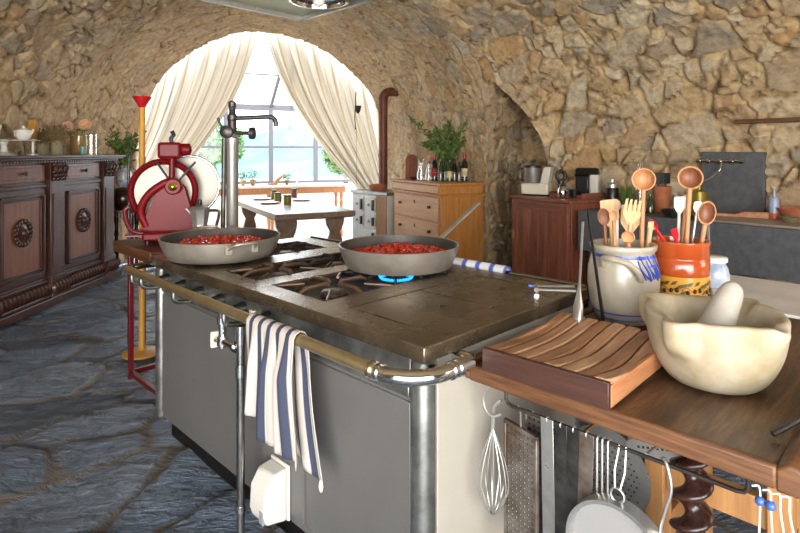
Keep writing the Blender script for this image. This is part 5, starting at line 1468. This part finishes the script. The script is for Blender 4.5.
for px, lab, s, m_ in ((287,'small potted plant beside the white candle',.8,'#7b5a3c'), (253,'potted plant left of the middle on the veranda console',1.0,'#8a6a4a'), (243,'leftmost potted plant on the veranda console',.9,'#a0805a'), (208,'leafy plant in a pale footed bowl on the left of the console',1.2,'#e5dfd0')):
    c = onc(px); t = thing('potted_plant', lab, 'plant', c, 0, 'potted plants on the veranda console')
    MB().lathe([(.03*s,0),(.05*s,.09*s),(.055*s,.10*s),(.001,.09*s)], 18).build('pot', mat('pot_'+str(px), m_, .7), t)
    leaves(90, (0,0,.17*s), (.10*s,.10*s,.09*s), .022, random.Random(px)).build('leaves', M['leaf_l'], t, smooth=False)
c = onc(273); t = thing('driftwood', 'angled orange wooden ornament in the middle of the veranda console', 'ornament', c)
MB().box(-.08,.08,-.03,.03,0,.03).build('ornament_base', M['orange_wood'], t); MB(RY(.7)).tube([(0,0,0),(0,0,.12),(.03,0,.26)], .03, 8, rs=[.02,.035,.01]).build('ornament_piece', M['orange_wood'], t)
# pendant lamp in the veranda
c = atd(291, 137, 9.3); t = thing('pendant_lamp', 'white glass pendant lamp hanging outside the arch in the veranda', 'lamp', c)
MB().lathe([(.015,.10),(.03,.06),(.06,.03),(.15,-.02),(.155,-.03),(.14,-.025),(.05,.02),(.01,.05)], 28).build('shade', M['white_c'], t)
MB().ball((0,0,-.06), .065, n=18).build('globe', M['white_c'], t); MB().cyl((0,0,.10), .005, 2.75-c.z-.10, 8).build('rod', M['iron'], t)
# iron ornament with cord on the curtain
c = atd(355.5, 110, 7.9); t = thing('hanging_candle_arm', 'black iron candle arm on a long cord against the right curtain', 'candle holder', c)
MB().tube([(0,0,-.27),(-.01,0,-.1),(.0,0,.05),(.005,0,.26)], .007, 8).build('arm', M['iron'], t)
MB().lathe([(.012,-.05),(.03,-.02),(.045,.03),(.048,.06),(.03,.03),(.01,.0)], 16, c=(.035,0,0)).build('cup', M['iron'], t)
MB().tube([(.01,0,-.25),(.012,0,-1.05)], .0025, 6).build('cord', M['iron'], t)

# ------------------------------------------------------------------ range, flue, chest
ck = thing('kitchen_range', 'white enamelled iron range with small oven doors under the flue', 'range', (-.66, 7.75, 0), math.radians(-50.5))
MB().box(0, .78, 0, .48, .06, .86).build('range_body', M['white_enamel'], ck, bevel=.008)
MB().box(-.02, .80, -.02, .50, .86, .90).build('range_top', M['post'], ck, bevel=.004)
for (x0, x1, z0_, z1_) in ((.03,.28,.62,.82),(.31,.54,.62,.82),(.03,.28,.42,.59),(.31,.54,.42,.59),(.03,.54,.10,.39)):
    d = MB().box(x0, x1, -.018, 0, z0_, z1_).build('oven_door', M['white_enamel'], ck, bevel=.006)
    MB().box(x1-.045, x1-.015, -.045, -.018, z0_+.03, z1_-.03).build('latch', M['dark_steel'], d, bevel=.004)
    MB(TR((x0+x1)/2-.02, -.018, (z0_+z1_)/2) @ RX(PI/2)).lathe([(.02,0),(.018,.012),(.006,.02)], 14).build('vent_knob', M['steel'], d)
MB().box(.56, .78, -.012, 0, .08, .85).build('side_panel', M['pine'], ck, bevel=.004)
for x in (.04, .74):
    for y in (.04,.44): MB().box(x-.02, x+.02, y-.02, y+.02, 0, .06).build('foot', M['iron'], ck)
c = Vector((-.235, 7.78, .90)); fl = thing('flue_pipe', 'rusty brown stove flue pipe rising from the range into the wall', 'pipe', c)
zt2 = 1.36
MB().tube([(0,0,0),(0,0,zt2-.10)] + [(.10-.10*math.cos(a), .04*(1-math.cos(a)), zt2-.10+.10*math.sin(a)) for a in [PI/2*k/6 for k in range(1,7)]] + [(.34,.16,zt2)], .062, 20).build('pipe_run', M['pipe'], fl)
for z in (.45, zt2-.12): MB().lathe([(.062,z),(.068,z+.005),(.068,z+.035),(.062,z+.04)], 20).build('pipe_joint', M['pipe'], fl)
p = at(378, 190.5, .90); t = thing('casserole', 'shallow red-brown casserole on the white range', 'pot', p)
MB().lathe([(.001,0),(.10,0),(.115,.02),(.12,.07),(.125,.075),(.11,.07),(.10,.085),(.001,.095)], 30).build('casserole_body', M['terracotta'], t)

ch = thing('chest_of_drawers', 'honey pine chest of drawers with canted top holding the wine bottles', 'chest', (-.078, 7.08, 0), math.atan2(6.06-7.08, .444+.078))
W_ = math.hypot(.522, 1.02)
MB().box(0, W_, 0, .56, .04, .93).build('carcase', M['chest'], ch, bevel=.004)
MB().box(-.02, W_+.02, -.03, .58, .93, .955).box(0, W_, -.015, .56, .955, 1.05).box(-.02, W_+.025, -.035, .58, 1.05, 1.08).build('top_board', M['chest'], ch, bevel=.008)
MB().box(.03, W_-.03, -.025, -.01, .965, 1.045).build('frieze_drawer', M['chest_l'], ch, bevel=.004)
for z0_, z1_ in ((.66,.91),(.39,.63),(.10,.36)):
    d = MB().box(.05, W_-.05, -.015, 0, z0_, z1_).build('drawer', M['chest_l'], ch, bevel=.004)
    for x in (.22, W_-.22): MB(TR(x, -.015, (z0_+z1_)/2+.02) @ RX(PI/2)).lathe([(.018,0),(.012,.012),(.02,.025),(.003,.03)], 12).build('knob', M['iron'], d)
    MB().box(W_/2-.012, W_/2+.012, -.018, -.014, z1_-.09, z1_-.05).build('keyhole_plate', M['iron'], d)
MB().box(-.01, W_+.01, -.02, .57, 0, .05).build('base_moulding', M['chest'], ch, bevel=.005)
ZC = 1.08
def onch(px, d): return Vector(((px-400)/F*d, d, ZC))
def bottle(px, d, label, s, glassm, labm, capm, h=.30):
    t = thing('wine_bottle', label, 'bottle', onch(px, d), 0, 'bottles on the pine chest')
    r = .036*s
    MB().lathe([(.001,0),(r,0),(r,h*.62),(r*.8,h*.70),(r*.38,h*.78),(r*.34,h*.97),(r*.42,h*.975),(r*.42,h)], 20).build('bottle_glass', glassm, t)
    if labm: MB().lathe([(r+.0008,h*.18),(r+.0008,h*.48)], 20).build('paper_label', labm, t)
    if capm: MB().lathe([(r*.44,h*.80),(r*.46,h*1.004),(.001,h*1.006)], 14).build('capsule', capm, t)
bottle(434.5, 6.62, 'wine bottle with bright red capsule and red label on the chest', 1.0, M['dark_glass'], M['red_label'], M['red_cap'], .31)
bottle(440.5, 6.55, 'green bottle directly right of the red-capped bottle', .9, M['green_glass'], None, None, .25)
bottle(445, 6.60, 'slim green bottle third from left in the rack', .9, M['green_glass'], None, M['iron'], .27)
bottle(449.5, 6.50, 'green bottle with yellow label in the middle of the rack', 1.0, M['green_glass'], M['wine_label'], None, .24)
bottle(454.5, 6.56, 'dark bottle right of the yellow-labelled bottle', .95, M['dark_glass'], None, M['iron'], .26)
bottle(459, 6.50, 'dark green bottle second from the right end', .9, M['green_glass'], None, None, .25)
bottle(464.5, 6.47, 'tall dark wine bottle with cream label, rightmost on the chest', 1.05, M['dark_glass'], M['wine_label'], M['red_cap'], .32)
rk2 = thing('wire_bottle_rack', 'low wire rack around the green bottles on the chest', 'rack', onch(449, 6.53))
for z in (.035, .10): MB().tube([(-.19,.07,z),(-.12,-.08,z),(.20,-.12,z),(.20,.02,z)], .003, 6, closed=True).build('wire_ring', M['steel'], rk2)
for q in ((-.19,.07),(-.12,-.08),(-.04,-.09),(.04,-.10),(.12,-.11),(.20,-.12),(.20,.02)): MB().tube([(q[0],q[1],0),(q[0],q[1],.12)], .003, 6).build('wire_post', M['steel'], rk2)
def carafe(px, d, label, r, h, stop=False):
    t = thing('carafe', label, 'carafe', onch(px, d), 0, 'clear glassware on the pine chest')
    MB().lathe([(.001,0),(r,0),(r*1.05,h*.25),(r*.5,h*.62),(r*.48,h*.8),(r*.8,h),(r*.76,h),(r*.42,h*.8),(r*.95,h*.25),(r*.9,.01),(.001,.01)], 24).build('carafe_glass', M['glass'], t)
    if stop: MB().cyl((0,0,h*.9), r*.55, .05, 12).build('cork', M['spoon'], t)
carafe(421, 6.72, 'clear flared glass carafe left of the bottles', .05, .26)
carafe(428.5, 6.66, 'clear glass bottle with cork next to the flared carafe', .04, .24, True)
t = thing('chopping_board', 'brown round-cornered board standing at the left of the chest top', 'board', onch(406, 7.0)+Vector((.06,.03,.0)), -.3)
MB(RX(-.12)).prism([(-.07,0),(.07,0),(.072,.24),(.06,.29),(.03,.31),(-.03,.31),(-.06,.29),(-.072,.24)], -.01, .01, M=RX(PI/2)).build('board_face', M['cab'], t, bevel=.003)
t = thing('small_pan', 'little dark pan lying beside the standing board on the chest', 'pan', onch(415, 6.86))
MB().lathe([(.001,0),(.05,0),(.065,.035),(.06,.035),(.046,.006),(.001,.006)], 24).build('pan_body', M['iron'], t); MB().tube([(.05,0,.03),(.12,.03,.06)], .006, 8).build('handle', M['iron'], t)
t = thing('plant_pot', 'blue enamel pot holding the branches behind the bottles', 'pot', onch(447, 6.72))
MB().lathe([(.001,0),(.07,0),(.085,.16),(.09,.165),(.08,.165),(.07,.14),(.001,.13)], 28).build('pot_body', mat('blue_grey_enamel', '#4d5f86', .3, 0, coat=.4), t)
foliage('leafy_branches', 'spreading green branches in the blue pot on the pine chest', onch(447, 6.72)+Vector((0,0,.15)), (.50,.30,.33), 1700, .026, 11, .1)

# ------------------------------------------------------------------ cabinet with appliances
ca = math.atan2(5.06-5.73, 1.536-1.136)
cb_ = thing('wooden_cabinet', 'reddish brown single-door wooden cabinet beside the stone niche', 'cabinet', (1.136, 5.73, 0), ca)
MB().box(0, .78, .02, .42, .02, .95).build('carcase', M['cab'], cb_, bevel=.003)
MB().box(-.012, .792, -.005, .43, .95, .98).build('top_board', M['cab_h'], cb_, bevel=.004)
d = MB().box(.02, .76, .004, .02, .03, .945).build('door', M['cab_h'], cb_)
for q in ((.02,.10,.03,.945),(.68,.76,.03,.945)): MB().box(q[0], q[1], -.006, .004, q[2], q[3]).build('stile', M['cab'], d, bevel=.003)
for q in ((.03,.12),(.86,.945)): MB().box(.10, .68, -.006, .004, q[0], q[1]).build('rail', M['cab_h'], d, bevel=.003)
MB().box(.10,.68,.002,.006,.12,.86).build('door_panel', M['cab'], d)
MB().box(.028,.062,-.016,-.006,.55,.63).build('latch', M['orange_wood'], d, bevel=.003)
ZB = .98
def onb_(px, d): return Vector(((px-400)/F*d, d, ZB))
c = onb_(536, 5.70); t = thing('food_processor', 'cream kitchen processor with steel bowl on the wooden cabinet', 'appliance', c, ca+.5)
MB().box(-.13,.15,-.10,.10,.012,.125).build('base_unit', M['cream_pl'], t, bevel=.02, seg=3)
MB().box(-.11,.14,-.09,.09,0,.014).build('foot_plate', M['black'], t)
MB().lathe([(.065,.12),(.08,.15),(.085,.27),(.088,.28),(.001,.282)], 28, c=(-.04,0,0)).build('bowl', M['steel'], t)
MB().lathe([(.09,.28),(.09,.30),(.02,.31),(.001,.312)], 28, c=(-.04,0,0)).build('bowl_lid', M['black'], t)
MB().tube(smoothpath([(-.125,0,.27),(-.16,0,.26),(-.165,0,.17),(-.13,0,.15)], 4), .009, 8).build('handle', M['dark_steel'], t)
MB().add([(.05,-.06,.12),(.14,-.06,.12),(.17,-.06,.29),(.09,-.06,.29),(.05,.06,.12),(.14,.06,.12),(.17,.06,.29),(.09,.06,.29)], [(0,1,2,3),(7,6,5,4),(0,4,5,1),(1,5,6,2),(2,6,7,3),(3,7,4,0)]).build('side_arm', M['white_pl'], t, bevel=.012)
c = onb_(561, 5.62); t = thing('hand_grinder', 'black ring-topped gadget beside the cream processor', 'appliance', c, 0)
MB().lathe([(.05,0),(.05,.03),(.03,.06),(.028,.15)], 20).build('gadget_body', M['black'], t)
MB().tube([(.042*math.cos(a), 0, .20+.048*math.sin(a)) for a in [2*PI*k/20 for k in range(20)]], .017, 10, closed=True).build('ring', M['black'], t)
tr_c = onb_(577, 5.42); tt = thing('serving_tray', 'red-brown wooden tray with raised handle on the cabinet', 'tray', tr_c, ca)
MB().box(-.20,.20,-.16,.16,0,.012).build('tray_bottom', M['cab_h'], tt)
for y in (-.16,.15): MB().box(-.20,.20,y,y+.01,.012,.04).build('tray_side', M['cab_h'], tt)
for x in (-.20,.19): MB().box(x,x+.01,-.16,.16,.012,.055).build('tray_end', M['cab_h'], tt, bevel=.003)
def onT(px, d): v = onb_(px, d); v.z += .0125; return v
c = onT(562.5, 5.36); t = thing('glass_jug', 'small steel and glass jug at the front of the tray', 'jug', c)
MB().lathe([(.001,0),(.042,0),(.05,.03),(.046,.07),(.03,.10),(.034,.115),(.026,.10),(.001,.09)], 24).build('jug_body', M['chrome'], t); MB().tube(smoothpath([(.04,0,.09),(.075,0,.085),(.07,0,.04),(.045,0,.03)],4), .005, 8).build('handle', M['steel'], t)
c = onT(574, 5.26); t = thing('black_cup', 'wide black cup in front of the capsule coffee machine', 'cup', c)
MB().lathe([(.001,0),(.04,0),(.052,.075),(.048,.075),(.036,.01),(.001,.01)], 24).build('cup_body', M['black'], t)
c = onT(587, 5.44); t = thing('coffee_machine', 'black and white capsule coffee machine on the tray', 'appliance', c, ca+.45)
MB().box(-.10,.03,-.045,.045,0,.20).build('machine_front', M['black'], t, bevel=.015)
MB().box(.03,.12,-.055,.055,0,.215).build('water_tank', M['white_pl'], t, bevel=.02)
MB(TR(-.10,0,.225) @ RY(PI/2)).lathe([(.045,0),(.05,.01),(.05,.20),(.04,.21),(.001,.212)], 24).build('machine_head', M['black'], t)
MB(TR(-.102,0,.225) @ RY(PI/2)).lathe([(.038,-.012),(.046,-.006),(.046,.004)], 24).build('lever_ring', M['chrome'], t)

# ------------------------------------------------------------------ stone sink
sa = math.atan2(3.7-5.0, 2.65-1.59)
sk_ = thing('stone_sink', 'long dark grey stone sink trough along the right wall', 'sink', (1.59, 5.0, 0), sa)
SLn, SD = 2.5, .62
MB().box(0, SLn, 0, .07, .55, .90).box(0, SLn, SD-.05, SD, .55, .90).box(0, .05, .05, SD-.03, .55, .90).box(SLn-.05, SLn, .05, SD-.03, .55, .90).box(.02, SLn-.02, .03, SD-.02, .55, .66).build('trough', M['stone_sink'], sk_)
MB().box(.05, .82, .069, SD-.05, .875, .897).build('counter_slab', M['stone_sink'], sk_)
for x in (.15, 1.2, 2.3): MB().box(x-.1, x+.1, .08, SD-.05, 0, .55).build('support_block', M['stone_sink'], sk_, bevel=.01)
spl = MB().box(.80, 1.27, SD-.02, SD+.10, .88, 1.42).build('splash_slab', M['stone_sink'], sk_, bevel=.006)
fc = thing('wall_mixer_tap', 'chrome bridge mixer tap fixed to the grey splash slab', 'tap', (1.59, 5.0, 0), sa)
yy_ = SD-.06
MB().tube([(.78,yy_,1.345),(1.14,yy_,1.345)], .013, 12).build('bar', M['chrome'], fc)
for x in (.80, .87, .96, 1.05, 1.13): MB().tube([(x-.014,yy_,1.345),(x+.014,yy_,1.345)], .022, 14).build('collar', M['chrome'], fc)
MB().tube(smoothpath([(.98,yy_,1.345),(.98,yy_-.03,1.30),(.97,yy_-.05,1.26)],4), .010, 10).build('outlet', M['chrome'], fc)
MB().tube(smoothpath([(.97,yy_-.02,1.28),(.90,yy_-.05,1.20),(.80,yy_-.06,1.17),(.74,yy_-.05,1.18)],5), .005, 8).build('hose', M['steel'], fc)
for x in (.84, 1.09): MB().tube([(x,yy_,1.345),(x,SD-.02,1.345)], .009, 10).build('wall_fixing', M['chrome'], fc)
def sp_(x, y, z=.897): v = Matrix.Translation((1.59,5.0,0)) @ RZ(sa) @ Vector((x,y,z)); return v
def onS(px, y, z=.898):
    """point on the sink counter at local depth y"""
    k = (px-400)/F; e = Vector((math.cos(sa), math.sin(sa))); n_ = Vector((-e.y, e.x)); bx, by = 1.59+n_.x*y, 5.0+n_.y*y
    t = (k*by-bx)/(e.x-k*e.y); return Vector((bx+e.x*t, by+e.y*t, z))
t = thing('vacuum_flask', 'black and steel flask at the left end of the sink counter', 'flask', onS(612, .38))
MB().lathe([(.001,0),(.055,0),(.058,.01),(.058,.19),(.055,.195)], 24).build('flask_body', M['black'], t); MB().lathe([(.056,.195),(.056,.225),(.03,.245),(.03,.27),(.001,.272)], 24).build('flask_cap', M['steel'], t)
t = thing('herb_pot', 'pot of green chives next to the black flask', 'plant', onS(628, .38))
MB().lathe([(.035,0),(.05,.06),(.001,.06)], 18).build('pot', M['terracotta'], t)
b = MB(); rng = random.Random(2)
for k in range(110):
    a = rng.uniform(0,6.28); q = rng.uniform(0,.045); l = rng.uniform(.13,.22); b.tube([(q*math.cos(a), q*math.sin(a), .05), (q*1.5*math.cos(a), q*1.5*math.sin(a), l)], .0025, 4)
b.build('chives', M['leaf'], t)
t = thing('glass_bottle', 'tall clear glass bottle behind the tallest left wooden spoon', 'bottle', onS(640, .42))
MB().lathe([(.001,0),(.05,0),(.055,.15),(.03,.26),(.026,.42),(.032,.44),(.022,.42),(.045,.15),(.04,.01),(.001,.01)], 24).build('bottle_glass', M['glass'], t)
t = thing('utensil_pot', 'terracotta pot holding black cooking utensils on the sink counter', 'pot', onS(662, .45))
MB().lathe([(.001,0),(.055,0),(.075,.22),(.078,.225),(.070,.225),(.052,.02),(.001,.02)], 28).build('pot_body', M['terracotta'], t)
for k, (dx, dz, lab) in enumerate(((-.04,.33,'black slotted turner leaning left in the terracotta pot'), (.005,.36,'tallest black spatula in the terracotta pot'), (.04,.32,'black ladle leaning right in the terracotta pot'))):
    u = thing('black_utensil', lab, 'utensil', onS(662, .45)+Vector((dx*.3,0,.03)), .1*k, 'black utensils in the terracotta pot')
    MB().tube([(0,0,0),(dx*.6,0,.22)], .006, 8).build('handle', M['black'], u); MB(TR(dx*.8,0,.26)).box(-.035,.035,-.004,.004,-.045,.05).build('blade', M['black'], u, bevel=.0035)
t = thing('dark_bowl', 'dark metal bowl right of the terracotta pot', 'bowl', onS(672, .15))
MB().lathe([(.001,0),(.05,0),(.085,.06),(.08,.06),(.046,.008),(.001,.008)], 28).build('bowl_body', M['dark_steel'], t)
t = thing('oil_tin', 'olive gold tin canister between the jar spoons and the splash slab', 'tin', onS(699, .40))
MB().lathe([(.001,0),(.06,0),(.06,.20),(.02,.215),(.02,.24),(.001,.24)], 24).build('tin_body', mat('olive_gold', '#8c7a2f', .35, .4), t)
t = thing('green_bottle', 'low green bottle left of the terracotta pot', 'bottle', onS(650, .30))
MB().lathe([(.001,0),(.035,0),(.035,.10),(.014,.13),(.014,.16)], 20).build('bottle_glass', M['green_glass'], t)
t = thing('draining_board', 'grey weathered wooden draining boards lying over the trough', 'board', sp_(0,0,.901), sa)
M['drain'] = wood('weathered_board', '#5b4a3e', '#b9aca0', 'X', .8, .5, .2)
for k in range(5):
    MB().box(.98+.01*k, 2.05, .03+k*.10, .12+k*.10, 0, .018).build('plank', M['drain'], t, bevel=.003)
t = thing('serving_paddle', 'long orange wooden paddle lying on the draining boards', 'paddle', sp_(1.0,.30,.920), sa+.3)
MB().tube([(0,0,.008),(.16,0,.008),(.22,0,.008),(.42,0,.008),(.46,0,.008)], .03, 12, rs=[.016,.012,.035,.04,.02], flat=(.22,1.0)).build('paddle_body', M['orange_wood'], t)
t = thing('detergent_bottle', 'clear blue-grey squeeze bottle with orange liquid by the splash slab', 'bottle', onS(774, .42, .920))
MB().lathe([(.034,.045),(.034,.15),(.03,.16),(.012,.165),(.010,.19),(.004,.23),(.001,.231)], 20).build('bottle_body', mat('frosted_plastic', '#8e9bb5', .3), t); MB().lathe([(.001,0),(.034,0),(.034,.045)], 20).build('orange_liquid', mat('orange_liquid', '#b5562e', .3), t)
t = thing('terracotta_bowl', 'wide terracotta bowl at the right edge of the sink', 'bowl', onS(800, .46, .920))
MB().lathe([(.001,0),(.09,0),(.15,.085),(.155,.09),(.143,.088),(.085,.012),(.001,.012)], 32).build('bowl_body', M['terracotta'], t)
t = thing('glass_dish', 'small green-grey glass dish in front of the terracotta bowl', 'dish', onS(790, .28, .920))
MB().lathe([(.001,0),(.04,0),(.055,.035),(.05,.035),(.036,.006),(.001,.006)], 24).build('dish_body', mat('grey_green_glass', '#6e6f55', .15, 0, coat=.4), t)
p0_ = Vector((2.70, 4.50, 1.645)); t = thing('wall_plank', 'brown wooden plank shelf fixed high on the right stone wall', 'shelf', p0_, math.atan2(-.82, .66))
MB().box(0, 1.15, -.04, .22, 0, .032).build('shelf_board', M['table_side'], t, bevel=.004)
# ------------------------------------------------------------------ light and camera
w = bpy.data.worlds.new('sky'); SC.world = w; w.use_nodes = True
nt = w.node_tree; bg = nt.nodes['Background']
tc = nt.nodes.new('ShaderNodeTexCoord'); sx = nt.nodes.new('ShaderNodeSeparateXYZ'); rp = nt.nodes.new('ShaderNodeValToRGB')
nt.links.new(tc.outputs['Generated'], sx.inputs[0]); nt.links.new(sx.outputs[2], rp.inputs[0]); nt.links.new(rp.outputs[0], bg.inputs[0])
rp.color_ramp.elements[0].color = (1.0, 1.0, 1.0, 1); rp.color_ramp.elements[1].color = (.5, .7, 1.0, 1)
bg.inputs[1].default_value = 6.2
def light(name, kind, loc, rot, energy, color, **kw):
    l = bpy.data.lights.new(name, kind); l.energy = energy; l.color = color
    for k, v in kw.items(): setattr(l, k, v)
    o = bpy.data.objects.new(name, l); o.location = loc; o.rotation_euler = rot; COL.objects.link(o); return o
def aim(o, target):
    d = Vector(target)-o.location; o.rotation_euler = d.to_track_quat('-Z', 'Y').to_euler()
sun = light('sun', 'SUN', (0,0,6), (0,0,0), 8.0, (1.0, .94, .86), angle=.03)
aim(sun, Vector((0,0,6))+Vector((.16, -.62, -.77)))
l = light('rear_fill_lamp', 'AREA', (.2, -4.2, 1.7), (0,0,0), 460, (1.0, .95, .89), shape='RECTANGLE', size=7, size_y=2.6); aim(l, (-.6, 4, 2.6))  # added fill lamp behind the camera, shining in through the rear opening
l = light('assumed_side_lamp', 'AREA', (4.3, 1.3, 1.9), (0,0,0), 42, (1.0, .88, .72), shape='RECTANGLE', size=1.6, size_y=1.3); aim(l, (.8, 2.6, 1.0))  # assumed warm lamp by the closed right wall; no window is built there
cam = bpy.data.cameras.new('camera'); co = bpy.data.objects.new('camera', cam); COL.objects.link(co)
co.location = (0, 0, H); co.rotation_euler = (PI/2, 0, 0)
cam.sensor_width = 36; cam.lens = F/800*36; cam.shift_y = (152-266.5)/800; cam.clip_start = .05; cam.clip_end = 500
SC.camera = co
SC.view_settings.view_transform = 'Standard'; SC.view_settings.look = 'None'; SC.view_settings.gamma = 1; SC.view_settings.exposure = 0.22
SC.view_settings.use_curve_mapping = False
SC.cycles.max_bounces = 8; SC.cycles.diffuse_bounces = 4; SC.cycles.glossy_bounces = 4; SC.cycles.transparent_max_bounces = 12
SC.cycles.sample_clamp_indirect = 6; SC.cycles.caustics_reflective = False; SC.cycles.caustics_refractive = False
SC.cycles.use_denoising = True
